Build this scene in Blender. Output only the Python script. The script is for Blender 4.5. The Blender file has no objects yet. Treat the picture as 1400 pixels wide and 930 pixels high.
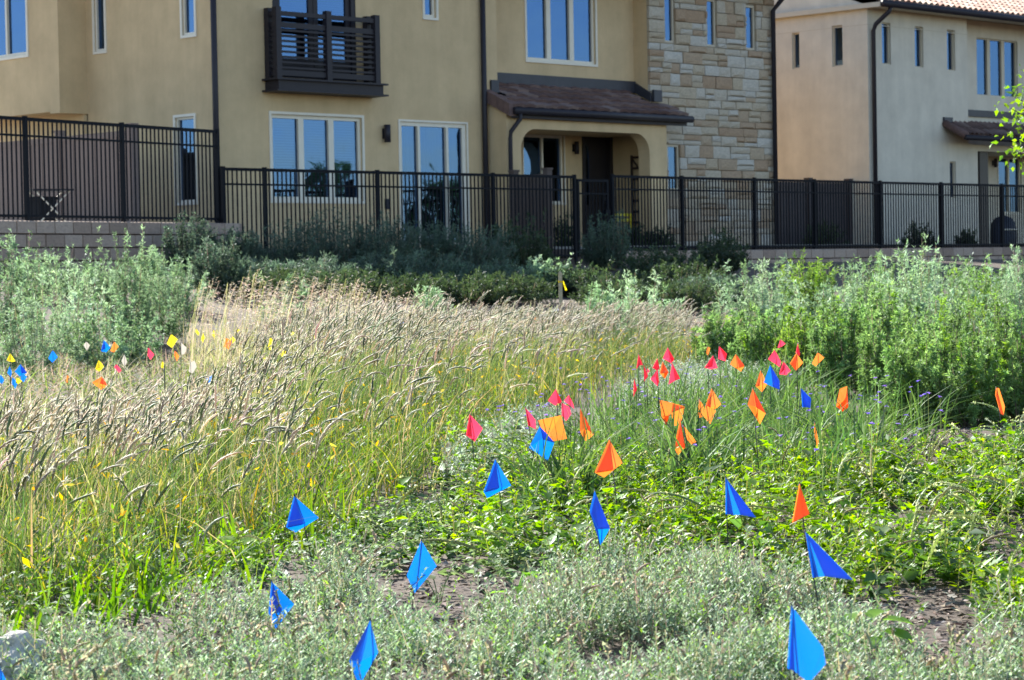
import bpy, math, random
import numpy as np
from mathutils import Vector, Matrix
random.seed(7)
rng = np.random.default_rng(11)
SC = bpy.context.scene
COL = SC.collection
R_ = math.radians

# ------------------------------------------------------------------ camera
FPX, PITCH, ROLL, TH = 3180.0, 0.02885, -0.01899, 0.7855   # focal length in px of a 1400 px wide frame
CAMZ = 0.85
_r = np.array([1.0, 0, 0]); _f = np.array([0, math.cos(PITCH), -math.sin(PITCH)]); _u = np.array([0, math.sin(PITCH), math.cos(PITCH)])
CR = math.cos(ROLL)*_r + math.sin(ROLL)*_u
CU = -math.sin(ROLL)*_r + math.cos(ROLL)*_u
CF = _f
CC = np.array([0, 0, CAMZ])
cam = bpy.data.cameras.new('camera'); camo = bpy.data.objects.new('camera', cam); COL.objects.link(camo)
m = Matrix.Identity(4)
for i in range(3):
    m[i][0] = CR[i]; m[i][1] = CU[i]; m[i][2] = -CF[i]; m[i][3] = CC[i]
camo.matrix_world = m
cam.sensor_fit = 'HORIZONTAL'; cam.sensor_width = 36.0; cam.lens = FPX/1400*36.0
cam.clip_start = 0.1; cam.clip_end = 3000
cam.dof.use_dof = True; cam.dof.focus_distance = 8.5; cam.dof.aperture_fstop = 13.0
SC.camera = camo

# ------------------------------------------------------------------ light
SUN_EL, SUN_AZ = R_(33), math.atan2(-0.45, 0.89)      # azimuth from +Y towards +X: behind the houses, a little left
sdir = Vector((math.sin(SUN_AZ)*math.cos(SUN_EL), math.cos(SUN_AZ)*math.cos(SUN_EL), math.sin(SUN_EL)))
W = bpy.data.worlds.new('World'); SC.world = W; W.use_nodes = True
nt = W.node_tree; nt.nodes.clear()
sky = nt.nodes.new('ShaderNodeTexSky'); sky.sky_type = 'NISHITA'; sky.sun_disc = False
sky.sun_elevation = SUN_EL; sky.sun_rotation = SUN_AZ; sky.air_density = 1.0; sky.dust_density = 0.5; sky.ozone_density = 1.6
bg = nt.nodes.new('ShaderNodeBackground'); bg.inputs[1].default_value = 0.098
wo = nt.nodes.new('ShaderNodeOutputWorld')
nt.links.new(sky.outputs[0], bg.inputs[0]); nt.links.new(bg.outputs[0], wo.inputs[0])
sun = bpy.data.lights.new('sun', 'SUN'); sun.energy = 5.0; sun.angle = R_(0.53); sun.color = (1.0, 0.95, 0.86)
suno = bpy.data.objects.new('sun', sun); COL.objects.link(suno)
suno.rotation_euler = sdir.to_track_quat('Z', 'Y').to_euler()
SC.view_settings.view_transform = 'Standard'; SC.view_settings.look = 'None'
SC.view_settings.exposure = 1.55; SC.view_settings.gamma = 1.0
SC.render.engine = 'CYCLES'
SC.cycles.max_bounces = 8; SC.cycles.transparent_max_bounces = 12; SC.cycles.transmission_bounces = 6
SC.cycles.use_denoising = True
SC.cycles.caustics_reflective = False; SC.cycles.caustics_refractive = False

# ------------------------------------------------------------------ projection helpers (pixels of the 1400 x 930 photograph)
def ray(px, py):
    return CF*FPX + CR*(px-700) + CU*(465-py)
def at(px, py, d):                     # point at forward distance d
    return CC + ray(px, py)/FPX*d
def ground(px, py, z=0.0):
    r = ray(px, py); return CC + r*((z-CAMZ)/r[2])
def hpx(px, d, z=0.0):                 # ground point under column px at distance d
    p = at(px, 400, d); p[2] = z; return p
def project(P):
    q = np.asarray(P) - CC
    f = q@CF
    return 700 + FPX*(q@CR)/f, 465 - FPX*(q@CU)/f
E1 = np.array([math.cos(TH), math.sin(TH), 0]); E2 = np.array([-math.sin(TH), math.cos(TH), 0])
O = at(294, 300, 42.2); O[2] = 0
def W3(u, w, z): return O + E1*u + E2*w + np.array([0, 0, z])
def uw(px, py, w=0.0):                 # facade plane w: gives (u, z)
    r = ray(px, py); t = (w - (CC-O)@E2)/(r@E2); P = CC + r*t
    return float((P-O)@E1), float(P[2])
def us(px, py, u=0.0):                 # side plane u: gives (w, z)
    r = ray(px, py); t = (u - (CC-O)@E1)/(r@E1); P = CC + r*t
    return float((P-O)@E2), float(P[2])

# ------------------------------------------------------------------ materials
def nodes(name):
    mt = bpy.data.materials.new(name); mt.use_nodes = True
    n = mt.node_tree; n.nodes.clear()
    out = n.nodes.new('ShaderNodeOutputMaterial')
    return mt, n, out
def pmat(name, col, rough=0.6, metal=0.0, var=0.0, scale=3.0, bump=0.0, bscale=60.0, spec=0.5, col2=None, bdist=0.01):
    mt, n, out = nodes(name)
    p = n.nodes.new('ShaderNodeBsdfPrincipled'); n.links.new(p.outputs[0], out.inputs[0])
    p.inputs['Base Color'].default_value = (*col, 1); p.inputs['Roughness'].default_value = rough
    p.inputs['Metallic'].default_value = metal; p.inputs['Specular IOR Level'].default_value = spec
    tc = n.nodes.new('ShaderNodeTexCoord')
    if var > 0:
        no = n.nodes.new('ShaderNodeTexNoise'); no.inputs['Scale'].default_value = scale; no.inputs['Detail'].default_value = 6; no.inputs['Roughness'].default_value = 0.65
        n.links.new(tc.outputs['Object'], no.inputs['Vector'])
        mx = n.nodes.new('ShaderNodeMix'); mx.data_type = 'RGBA'
        c2 = col2 if col2 else tuple(c*(1-var) for c in col); c1 = tuple(min(1, c*(1+var*0.6)) for c in col)
        mx.inputs['A'].default_value = (*c2, 1); mx.inputs['B'].default_value = (*c1, 1)
        mr = n.nodes.new('ShaderNodeMapRange'); mr.inputs['From Min'].default_value = 0.3; mr.inputs['From Max'].default_value = 0.7
        n.links.new(no.outputs['Fac'], mr.inputs['Value']); n.links.new(mr.outputs[0], mx.inputs['Factor'])
        n.links.new(mx.outputs['Result'], p.inputs['Base Color'])
    if bump > 0:
        nb = n.nodes.new('ShaderNodeTexNoise'); nb.inputs['Scale'].default_value = bscale; nb.inputs['Detail'].default_value = 4
        n.links.new(tc.outputs['Object'], nb.inputs['Vector'])
        b = n.nodes.new('ShaderNodeBump'); b.inputs['Strength'].default_value = bump; b.inputs['Distance'].default_value = bdist
        n.links.new(nb.outputs['Fac'], b.inputs['Height']); n.links.new(b.outputs[0], p.inputs['Normal'])
    return mt
def stone_mat(name, a, b, c, rough=0.85):
    # every block takes its own colour from its object's random number, with grain on top
    mt, n, out = nodes(name)
    p = n.nodes.new('ShaderNodeBsdfPrincipled'); n.links.new(p.outputs[0], out.inputs[0]); p.inputs['Roughness'].default_value = rough
    p.inputs['Specular IOR Level'].default_value = 0.25
    oi = n.nodes.new('ShaderNodeObjectInfo'); cr = n.nodes.new('ShaderNodeValToRGB')
    cr.color_ramp.elements[0].color = (*a, 1); cr.color_ramp.elements[1].color = (*c, 1)
    e = cr.color_ramp.elements.new(0.5); e.color = (*b, 1)
    n.links.new(oi.outputs['Random'], cr.inputs[0])
    tc = n.nodes.new('ShaderNodeTexCoord'); no = n.nodes.new('ShaderNodeTexNoise'); no.inputs['Scale'].default_value = 7; no.inputs['Detail'].default_value = 7; no.inputs['Roughness'].default_value = 0.7
    ad = n.nodes.new('ShaderNodeVectorMath'); ad.operation = 'ADD'
    n.links.new(tc.outputs['Object'], ad.inputs[0]); n.links.new(oi.outputs['Location'], ad.inputs[1]); n.links.new(ad.outputs[0], no.inputs['Vector'])
    mx = n.nodes.new('ShaderNodeMix'); mx.data_type = 'RGBA'; mx.blend_type = 'MULTIPLY'; mx.inputs['Factor'].default_value = 0.7
    r2 = n.nodes.new('ShaderNodeValToRGB'); r2.color_ramp.elements[0].position = 0.3; r2.color_ramp.elements[0].color = (.55, .55, .55, 1); r2.color_ramp.elements[1].position = .7; r2.color_ramp.elements[1].color = (1.15, 1.1, 1.05, 1)
    n.links.new(no.outputs['Fac'], r2.inputs[0]); n.links.new(cr.outputs[0], mx.inputs['A']); n.links.new(r2.outputs[0], mx.inputs['B'])
    n.links.new(mx.outputs['Result'], p.inputs['Base Color'])
    b_ = n.nodes.new('ShaderNodeBump'); b_.inputs['Strength'].default_value = 0.6; b_.inputs['Distance'].default_value = 0.02
    n.links.new(no.outputs['Fac'], b_.inputs['Height']); n.links.new(b_.outputs[0], p.inputs['Normal'])
    return mt
def leaf_mat(name, trans=0.45, gloss=0.06, rough=0.4):
    mt, n, out = nodes(name)
    at_ = n.nodes.new('ShaderNodeAttribute'); at_.attribute_name = 'tint'
    d = n.nodes.new('ShaderNodeBsdfDiffuse'); t = n.nodes.new('ShaderNodeBsdfTranslucent'); g = n.nodes.new('ShaderNodeBsdfAnisotropic')
    g.inputs['Roughness'].default_value = rough; g.inputs['Color'].default_value = (.9, .95, 1, 1)
    hs = n.nodes.new('ShaderNodeHueSaturation'); hs.inputs['Saturation'].default_value = 1.12; hs.inputs['Value'].default_value = 1.5; hs.inputs['Hue'].default_value = 0.488
    n.links.new(at_.outputs['Color'], d.inputs['Color']); n.links.new(at_.outputs['Color'], hs.inputs['Color']); n.links.new(hs.outputs[0], t.inputs['Color'])
    m1 = n.nodes.new('ShaderNodeMixShader'); m1.inputs[0].default_value = trans
    n.links.new(d.outputs[0], m1.inputs[1]); n.links.new(t.outputs[0], m1.inputs[2])
    m2 = n.nodes.new('ShaderNodeMixShader'); m2.inputs[0].default_value = gloss
    n.links.new(m1.outputs[0], m2.inputs[1]); n.links.new(g.outputs[0], m2.inputs[2]); n.links.new(m2.outputs[0], out.inputs[0])
    return mt
def film_mat(name, col, trans=0.55, tcol=None):
    mt, n, out = nodes(name)
    d = n.nodes.new('ShaderNodeBsdfDiffuse'); d.inputs[0].default_value = (*col, 1)
    t = n.nodes.new('ShaderNodeBsdfTranslucent'); t.inputs[0].default_value = (*(tcol or col), 1)
    g = n.nodes.new('ShaderNodeBsdfAnisotropic'); g.inputs['Roughness'].default_value = 0.35
    m1 = n.nodes.new('ShaderNodeMixShader'); m1.inputs[0].default_value = trans
    m2 = n.nodes.new('ShaderNodeMixShader'); m2.inputs[0].default_value = 0.04
    n.links.new(d.outputs[0], m1.inputs[1]); n.links.new(t.outputs[0], m1.inputs[2]); n.links.new(m1.outputs[0], m2.inputs[1]); n.links.new(g.outputs[0], m2.inputs[2]); n.links.new(m2.outputs[0], out.inputs[0])
    return mt
def glass_mat(name, tint=(.135, .26, .54), refl=0.42):
    mt, n, out = nodes(name)
    g = n.nodes.new('ShaderNodeBsdfAnisotropic'); g.inputs['Roughness'].default_value = 0.015; g.inputs['Color'].default_value = (*tint, 1)
    t = n.nodes.new('ShaderNodeBsdfTransparent'); t.inputs[0].default_value = (.5, .56, .58, 1)
    tc = n.nodes.new('ShaderNodeTexCoord'); no = n.nodes.new('ShaderNodeTexNoise'); no.inputs['Scale'].default_value = 1.6; no.inputs['Detail'].default_value = 1
    n.links.new(tc.outputs['Object'], no.inputs['Vector'])
    b = n.nodes.new('ShaderNodeBump'); b.inputs['Strength'].default_value = 0.25; b.inputs['Distance'].default_value = 0.02
    n.links.new(no.outputs['Fac'], b.inputs['Height']); n.links.new(b.outputs[0], g.inputs['Normal'])
    m_ = n.nodes.new('ShaderNodeMixShader'); m_.inputs[0].default_value = refl
    n.links.new(t.outputs[0], m_.inputs[1]); n.links.new(g.outputs[0], m_.inputs[2]); n.links.new(m_.outputs[0], out.inputs[0])
    return mt

M = {}
def stucco_mat(name, col):
    mt = pmat(name, col, .9, var=.12, scale=1.6, bump=.55, bscale=38, spec=.2)
    n = mt.node_tree; p = [x for x in n.nodes if x.type == 'BSDF_PRINCIPLED'][0]; mx = [x for x in n.nodes if x.type == 'MIX'][0]
    tc = [x for x in n.nodes if x.type == 'TEX_COORD'][0]; mp = n.nodes.new('ShaderNodeMapping'); mp.inputs['Scale'].default_value = (2.2, 2.2, .22)
    no = n.nodes.new('ShaderNodeTexNoise'); no.inputs['Scale'].default_value = 1.3; no.inputs['Detail'].default_value = 5; no.inputs['Roughness'].default_value = .6
    n.links.new(tc.outputs['Object'], mp.inputs[0]); n.links.new(mp.outputs[0], no.inputs['Vector'])
    r = n.nodes.new('ShaderNodeValToRGB'); r.color_ramp.elements[0].position = .32; r.color_ramp.elements[0].color = (.84, .83, .82, 1); r.color_ramp.elements[1].position = .62; r.color_ramp.elements[1].color = (1.03, 1.03, 1.03, 1)
    m2 = n.nodes.new('ShaderNodeMix'); m2.data_type = 'RGBA'; m2.blend_type = 'MULTIPLY'; m2.inputs['Factor'].default_value = .5
    n.links.new(no.outputs['Fac'], r.inputs[0]); n.links.new(mx.outputs['Result'], m2.inputs['A']); n.links.new(r.outputs[0], m2.inputs['B']); n.links.new(m2.outputs['Result'], p.inputs['Base Color'])
    return mt
M['stucco'] = stucco_mat('yellow_stucco', (.65, .472, .268))
M['stucco2'] = stucco_mat('beige_stucco', (.67, .598, .485))
M['dark'] = pmat('bronze_metal', (.026, .022, .028), .5, spec=.3, var=.15, scale=8)
M['iron'] = pmat('black_iron', (.006, .007, .011), .6, spec=.14, var=.2, scale=12)
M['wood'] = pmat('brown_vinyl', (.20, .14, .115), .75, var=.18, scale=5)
M['wood_shaded'] = pmat('shaded_board', (.055, .042, .042), .75, var=.25, scale=5)  # board colour darkened to hold the shade between the houses
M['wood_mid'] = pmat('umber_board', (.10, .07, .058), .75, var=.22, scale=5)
M['frame'] = pmat('white_vinyl', (.78, .70, .57), .5, var=.05, scale=4)
M['frame_tan'] = pmat('tan_vinyl', (.55, .47, .35), .55, var=.05, scale=4)
M['room'] = pmat('dark_room', (.012, .012, .013), .9)  # sheet behind panes, the unlit room's darkness put into its colour
M['blind'] = pmat('window_blind', (.35, .36, .38), .7)
M['curtain'] = pmat('curtain_cloth', (.11, .10, .10), .9, var=.3, scale=2)
M['glass'] = glass_mat('window_glass')
M['tile'] = stone_mat('clay_tile', (.13, .078, .07), (.19, .122, .108), (.27, .20, .18), .7)
M['tile2'] = stone_mat('barrel_tile', (.30, .17, .13), (.40, .28, .22), (.50, .42, .36), .8)
M['stone'] = stone_mat('facing_stone', (.41, .28, .18), (.51, .42, .30), (.57, .53, .46))
M['mortar'] = pmat('mortar', (.33, .265, .19), .95, var=.2, scale=6)
M['block'] = stone_mat('wall_block', (.34, .25, .20), (.42, .31, .25), (.50, .39, .32))
M['wall_core'] = pmat('wall_core', (.15, .12, .105), .95, var=.2, scale=6)
M['flash'] = pmat('roof_flashing', (.045, .045, .055), .5, metal=.2, var=.2)
M['door'] = pmat('dark_door', (.022, .017, .018), .45, var=.2, scale=6)
M['rust'] = pmat('rusty_iron', (.05, .028, .022), .8, var=.4, scale=10)
M['yellow'] = pmat('yellow_paint', (.75, .60, .04), .5)
M['bark'] = pmat('bark', (.13, .095, .07), .9, var=.4, scale=20, bump=.6, bscale=60)
M['twig'] = pmat('twig', (.42, .35, .24), .9, var=.3, scale=30)
M['wire'] = pmat('flag_wire', (.03, .03, .035), .5, metal=.3)
M['rock'] = pmat('pale_rock', (.56, .52, .46), .9, var=.35, scale=14, bump=1.0, bscale=40, bdist=.02)
M['leaf'] = leaf_mat('green_leaf', .5, .035, .48)
M['sage'] = leaf_mat('sage_leaf', .42, .05, .5)
M['grass'] = leaf_mat('grass_blade', .38, .018, .5)
M['straw'] = leaf_mat('straw_head', .42, .05, .5)
M['chip'] = leaf_mat('bark_litter', .0, .02, .7)
M['soil'] = pmat('soil', (.075, .052, .036), .95, var=.45, scale=9, bump=.6, bscale=38, bdist=.015)
M['concrete'] = pmat('concrete', (.36, .34, .31), .9, var=.15, scale=4, bump=.3, bscale=50)
M['bluecloth'] = pmat('blue_black_cover', (.012, .018, .04), .6, var=.3, scale=6)
FL = {
 'blue': film_mat('blue_film', (.004, .10, .60), .55, (.0, .19, .80)),
 'orange': film_mat('orange_film', (.85, .13, .012), .55, (1, .24, .03)),
 'red': film_mat('red_film', (.78, .018, .07), .55, (1, .05, .12)),
 'yellow': film_mat('yellow_film', (.85, .60, .01), .5, (1, .85, .02)),
 'white': film_mat('white_film', (.52, .47, .40), .4, (.62, .56, .48)),
}

# ------------------------------------------------------------------ object helpers
def empty(name, loc, rz=0.0, label=None, cat=None, group=None):
    o = bpy.data.objects.new(name, None); o.empty_display_size = .2; COL.objects.link(o)
    o.location = loc; o.rotation_euler = (0, 0, rz)
    tag(o, label, cat, group); return o
def tag(o, label=None, cat=None, group=None, kind=None):
    if label: o['label'] = label
    if cat: o['category'] = cat
    if group: o['group'] = group
    if kind: o['kind'] = kind
    return o
class MB:
    def __init__(s): s.v = []; s.f = []; s.sm = []
    def add(s, vs, fs, smooth=False):
        b = len(s.v); s.v += [tuple(map(float, p)) for p in vs]; s.f += [tuple(i+b for i in f) for f in fs]; s.sm += [smooth]*len(fs)
    def quad(s, a, b, c, d): s.add([a, b, c, d], [(0, 1, 2, 3)])
    def box(s, x0, x1, y0, y1, z0, z1):
        if x0 > x1: x0, x1 = x1, x0
        if y0 > y1: y0, y1 = y1, y0
        if z0 > z1: z0, z1 = z1, z0
        s.add([(x0,y0,z0),(x1,y0,z0),(x1,y1,z0),(x0,y1,z0),(x0,y0,z1),(x1,y0,z1),(x1,y1,z1),(x0,y1,z1)],
              [(0,3,2,1),(4,5,6,7),(0,1,5,4),(1,2,6,5),(2,3,7,6),(3,0,4,7)])
    def tube(s, pts, r, n=8, r2=None, cap=True):
        pts = [Vector(p) for p in pts]; L = len(pts); vs = []; fs = []
        for i, p in enumerate(pts):
            t = (pts[min(i+1, L-1)] - pts[max(i-1, 0)]).normalized()
            a = t.cross(Vector((0, 0, 1)));
            if a.length < 1e-3: a = Vector((1, 0, 0))
            a.normalize(); b = t.cross(a)
            rr = r if r2 is None else r + (r2-r)*i/(L-1)
            for k in range(n):
                ang = 2*math.pi*k/n; vs.append(p + a*(math.cos(ang)*rr) + b*(math.sin(ang)*rr))
        for i in range(L-1):
            for k in range(n):
                fs.append((i*n+k, i*n+(k+1) % n, (i+1)*n+(k+1) % n, (i+1)*n+k))
        if cap: fs.append(tuple(range(n-1, -1, -1))); fs.append(tuple((L-1)*n+k for k in range(n)))
        s.add(vs, fs, True)
    def mesh(s, name, mat, off=(0, 0, 0)):
        me = bpy.data.meshes.new(name)
        me.from_pydata([(x-off[0], y-off[1], z-off[2]) for x, y, z in s.v], [], s.f)
        me.polygons.foreach_set('use_smooth', s.sm)
        if mat: me.materials.append(mat)
        me.update(); return me
    def build(s, name, mat, parent=None, off=(0, 0, 0)):
        o = bpy.data.objects.new(name, s.mesh(name, mat, off)); COL.objects.link(o); o.parent = parent; return o
def inst(name, me, parent, loc=(0, 0, 0), rot=(0, 0, 0), scale=(1, 1, 1)):
    o = bpy.data.objects.new(name, me); COL.objects.link(o); o.parent = parent
    o.location = loc; o.rotation_euler = rot; o.scale = scale; return o
UNIT = MB(); UNIT.box(-.5, .5, -.5, .5, -.5, .5)
def unit_mesh(name, mat): return UNIT.mesh(name, mat)
def bar(name, me, parent, x0, x1, y0, y1, z0, z1):
    return inst(name, me, parent, ((x0+x1)/2, (y0+y1)/2, (z0+z1)/2), (0, 0, 0), (abs(x1-x0), abs(y1-y0), abs(z1-z0)))

# ------------------------------------------------------------------ terrain
FENCE_P = at(303, 300, 38.0); FENCE_P[2] = 0
wF = float((FENCE_P-O)@E2)             # fence plane, about 3 m before the facade
def sdist(x, y):                       # distance before the fence plane
    return -(((x-O[0])*E2[0] + (y-O[1])*E2[1]) - wF)
def h_terrain(x, y):
    s = sdist(x, y)
    t = np.clip((13.0 - s)/12.6, 0, 1); t = t*t*(3-2*t)
    z = .95*t
    z = np.where(s < .0, 1.28, z)
    z = z + .03*np.sin(x*1.7+.3*y)*np.sin(y*1.3)*np.clip((s-1)/3, 0, 1)
    return z
def grid_terrain():
    xs = np.concatenate([[-1500, -400, -120, -50, -25], np.arange(-14, 26.01, .4), [40, 70, 150, 500, 1500]])
    ss = np.concatenate([[-1500, -300, -80, -30, -12, -5, -1, -.05, .03], np.arange(.4, 46, .4), [48, 60, 120, 400, 1500]])
    # grid in (x, s) so that the step at the fence line is clean
    X, S = np.meshgrid(xs, ss)
    c = E2[1]
    # solve y from s = wF - ((x-Ox)E2x + (y-Oy)E2y)
    Y = O[1] + (wF - S - (X-O[0])*E2[0])/c
    Z = h_terrain(X, Y)
    nx, ns = len(xs), len(ss)
    v = np.stack([X, Y, Z], -1).reshape(-1, 3)
    f = [(j*nx+i, (j+1)*nx+i, (j+1)*nx+i+1, j*nx+i+1) for j in range(ns-1) for i in range(nx-1)]
    mb = MB(); mb.v = [tuple(p) for p in v]; mb.f = f; mb.sm = [True]*len(f)
    o = mb.build('ground', M['soil']); tag(o, kind='structure', label='brown soil of the planted field rising to the houses'); return o
grid_terrain()

# ------------------------------------------------------------------ house pieces
class House:
    def __init__(s, name, label, u0):
        s.u0 = u0; p = W3(u0, 0, 0)
        s.root = empty(name, tuple(p), TH, label, 'house', 'houses behind the fence')
        s.off = (u0, 0, 0)
    def part(s, mb, name, mat, parent=None):
        if parent is None: return mb.build(name, mat, s.root, s.off)
        return mb.build(name, mat, parent, s.off)     # parents keep identity transforms, so the same offset serves
def holes_wall(mb, a0, a1, z0, z1, holes, P, depth):
    """P(a, d, z) -> local point; d runs into the wall. Front quads around the holes, with reveals."""
    A = sorted({a0, a1, *[x for h in holes for x in h[:2]]}); Z = sorted({z0, z1, *[x for h in holes for x in h[2:4]]})
    A = [a for a in A if a0-1e-6 <= a <= a1+1e-6]; Z = [z for z in Z if z0-1e-6 <= z <= z1+1e-6]
    for i in range(len(A)-1):
        for j in range(len(Z)-1):
            ca, cz = (A[i]+A[i+1])/2, (Z[j]+Z[j+1])/2
            if any(h[0] < ca < h[1] and h[2] < cz < h[3] for h in holes): continue
            mb.quad(P(A[i], 0, Z[j]), P(A[i+1], 0, Z[j]), P(A[i+1], 0, Z[j+1]), P(A[i], 0, Z[j+1]))
    for (b0, b1, y0, y1) in [h[:4] for h in holes]:
        mb.quad(P(b0, 0, y0), P(b0, 0, y1), P(b0, depth, y1), P(b0, depth, y0))
        mb.quad(P(b1, 0, y1), P(b1, 0, y0), P(b1, depth, y0), P(b1, depth, y1))
        mb.quad(P(b0, 0, y1), P(b1, 0, y1), P(b1, depth, y1), P(b0, depth, y1))
        mb.quad(P(b1, 0, y0), P(b0, 0, y0), P(b0, depth, y0), P(b1, depth, y0))
def frontP(w0): return lambda a, d, z: (a, w0+d, z)
def sideP(u0): return lambda a, d, z: (u0+d, a, z)
def abox(mb, P, a0, a1, d0, d1, z0, z1):
    p = P(a0, d0, z0); q = P(a1, d1, z1); mb.box(p[0], q[0], p[1], q[1], p[2], q[2])
def window(H, P, a0, a1, z0, z1, cols=1, mull=.09, fr=.06, trim=.0, mat='frame', back='room', blind=False, rec=.07, name='window', weights=None):
    """frame mesh with panes below it, set rec into the opening"""
    mb = MB()
    if trim: # casing proud of the wall
        for (x0, x1, y0, y1) in ((a0-trim, a0, z0-trim, z1+trim), (a1, a1+trim, z0-trim, z1+trim), (a0, a1, z1, z1+trim), (a0, a1, z0-trim, z0)):
            abox(mb, P, x0, x1, -.025, .01, y0, y1)
    for (x0, x1, y0, y1) in ((a0, a0+fr, z0, z1), (a1-fr, a1, z0, z1), (a0+fr, a1-fr, z1-fr, z1), (a0+fr, a1-fr, z0, z0+fr)):
        abox(mb, P, x0, x1, rec-.03, rec+.06, y0, y1)
    ws = weights or [1]*cols; tot = sum(ws); x = a0+fr; span = (a1-a0-2*fr-(cols-1)*mull); cells = []
    for i, wgt in enumerate(ws):
        x1 = x + span*wgt/tot; cells.append((x, x1))
        if i < cols-1: abox(mb, P, x1, x1+mull, rec-.04, rec+.06, z0+fr, z1-fr)
        x = x1+mull
    fo = H.part(mb, name, M[mat])
    for (x0, x1) in cells:
        g = MB(); abox(g, P, x0+.001, x1-.001, rec+.012, rec+.022, z0+fr+.001, z1-fr-.001)
        H.part(g, 'pane', M['glass'], fo)
    bk = MB(); abox(bk, P, a0+.002, a1-.002, .27, .30, z0+.002, z1-.002); H.part(bk, 'dark_room_sheet', M[back], fo)
    if blind:
        bl = MB(); z = z1-fr-.03
        while z > z0+fr+blind*(z1-z0)*0:
            abox(bl, P, a0+fr, a1-fr, .14, .165, z-.022, z); z -= .05
        H.part(bl, 'blind', M['blind'], fo)
    return fo
def rect(p0, p1, w=0.0):               # front rectangle from top-left and bottom-right pixels
    a, b = uw(*p0, w), uw(*p1, w); return [a[0], b[0], b[1], a[1]]
def rectm(xl, xr, yt, yb, w=0.0):      # columns xl..xr, yt / yb measured at the middle column
    xm = (xl+xr)/2; return [uw(xl, yt, w)[0], uw(xr, yt, w)[0], uw(xm, yb, w)[1], uw(xm, yt, w)[1]]
def srectm(xl, xr, yt, yb, u=0.0):
    xm = (xl+xr)/2; a = sorted([us(xl, yt, u)[0], us(xr, yt, u)[0]]); return [a[0], a[1], us(xm, yb, u)[1], us(xm, yt, u)[1]]
def lamp(H, u, w, z, s=1.0):
    mb = MB(); mb.box(u-.05*s, u+.05*s, w-.03, w-.002, z-.10*s, z+.10*s)
    l = H.part(mb, 'wall_lamp', M['dark'])
    sh = MB(); sh.tube([(u, w-.10, z-.17*s), (u, w-.10, z+.17*s)], .065*s, 12); H.part(sh, 'lamp_shade', M['dark'], l)
def pipe(H, pts, r=.05):
    mb = MB(); mb.tube(pts, r, 10)
    o = H.part(mb, 'downpipe', M['dark'])
    return o

ZB, EAVE = 1.0, 7.2
A = House('house', 'yellow stucco two storey house with dark balcony and stone clad bay behind the fence', 0.0)
uF1 = uw(679, 60)[0]; uS = uw(888, 80)[0]; uE = uw(1060, 120)[0]
wr = us(866, 60, uS)[0]; wback = us(838, 260, uS)[0]
W1 = us(118, 70, 0)[0]
# F1 front wall
h_tri = rectm(370, 494, 158.5, 274.5); h_sl = rectm(546, 637, 168, 336); h_bd = rectm(371, 485, -45, 108); h_sm = rectm(579, 595, -30, 24)
mb = MB(); holes_wall(mb, 0, uF1, ZB, EAVE, [h_tri, h_sl, h_bd, h_sm], frontP(0), .30)
mb.quad((uF1, 0, ZB), (uF1, wr+.02, ZB), (uF1, wr+.02, EAVE), (uF1, 0, EAVE))
A.part(mb, 'wall', M['stucco'])
P0 = frontP(0)
window(A, P0, *h_tri, cols=3, mull=.13, fr=.07, trim=.05, blind=True)
window(A, P0, *h_sm, fr=.06, trim=.05)
# sliding door
def slider():
    a0, a1, z0, z1 = h_sl; mb = MB(); P = P0
    for (x0, x1, y0, y1) in ((a0, a0+.07, z0, z1), (a1-.10, a1, z0, z1), (a0+.07, a1-.10, z1-.08, z1), (a0+.07, a1-.10, z0, z0+.07)):
        abox(mb, P, x0, x1, .02, .13, y0, y1)
    for (x0, x1, y0, y1) in ((a0-.04, a0, z0, z1+.04), (a1, a1+.04, z0, z1+.04), (a0, a1, z1, z1+.04)):
        abox(mb, P, x0, x1, -.02, .01, y0, y1)
    d = A.part(mb, 'sliding_door', M['frame'])
    L = a1-.10-a0-.07; xs = [a0+.07, a0+.07+L*.27, a0+.07+L*.74, a1-.10]
    for i in (1, 2):
        st = MB(); abox(st, P, xs[i]-.03, xs[i]+.03, .0, .10, z0+.07, z1-.08); A.part(st, 'door_stile', M['frame'], d)
    for i in range(3):
        g = MB(); abox(g, P, xs[i]+(.031 if i else .001), xs[i+1]-(.031 if i < 2 else .001), .06, .07, z0+.075, z1-.085); A.part(g, 'pane', M['glass'], d)
    bk = MB(); abox(bk, P, a0+.002, a1-.002, .27, .30, z0+.002, z1-.002); A.part(bk, 'dark_room_sheet', M['room'], d)
    cu = MB()
    for k in range(9):
        x = xs[1]+.05+k*(xs[2]-xs[1]-.1)/9; abox(cu, P, x, x+(xs[2]-xs[1])/9*.8, .16+.03*(k % 2), .19+.03*(k % 2), z0+.05, z1-.1)
    A.part(cu, 'curtain', M['curtain'], d)
    cu = MB(); abox(cu, P, a0+.08, xs[1]-.12, .17, .2, z0+.05, z1-.09); A.part(cu, 'curtain', M['blind'], d)
slider()
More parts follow.
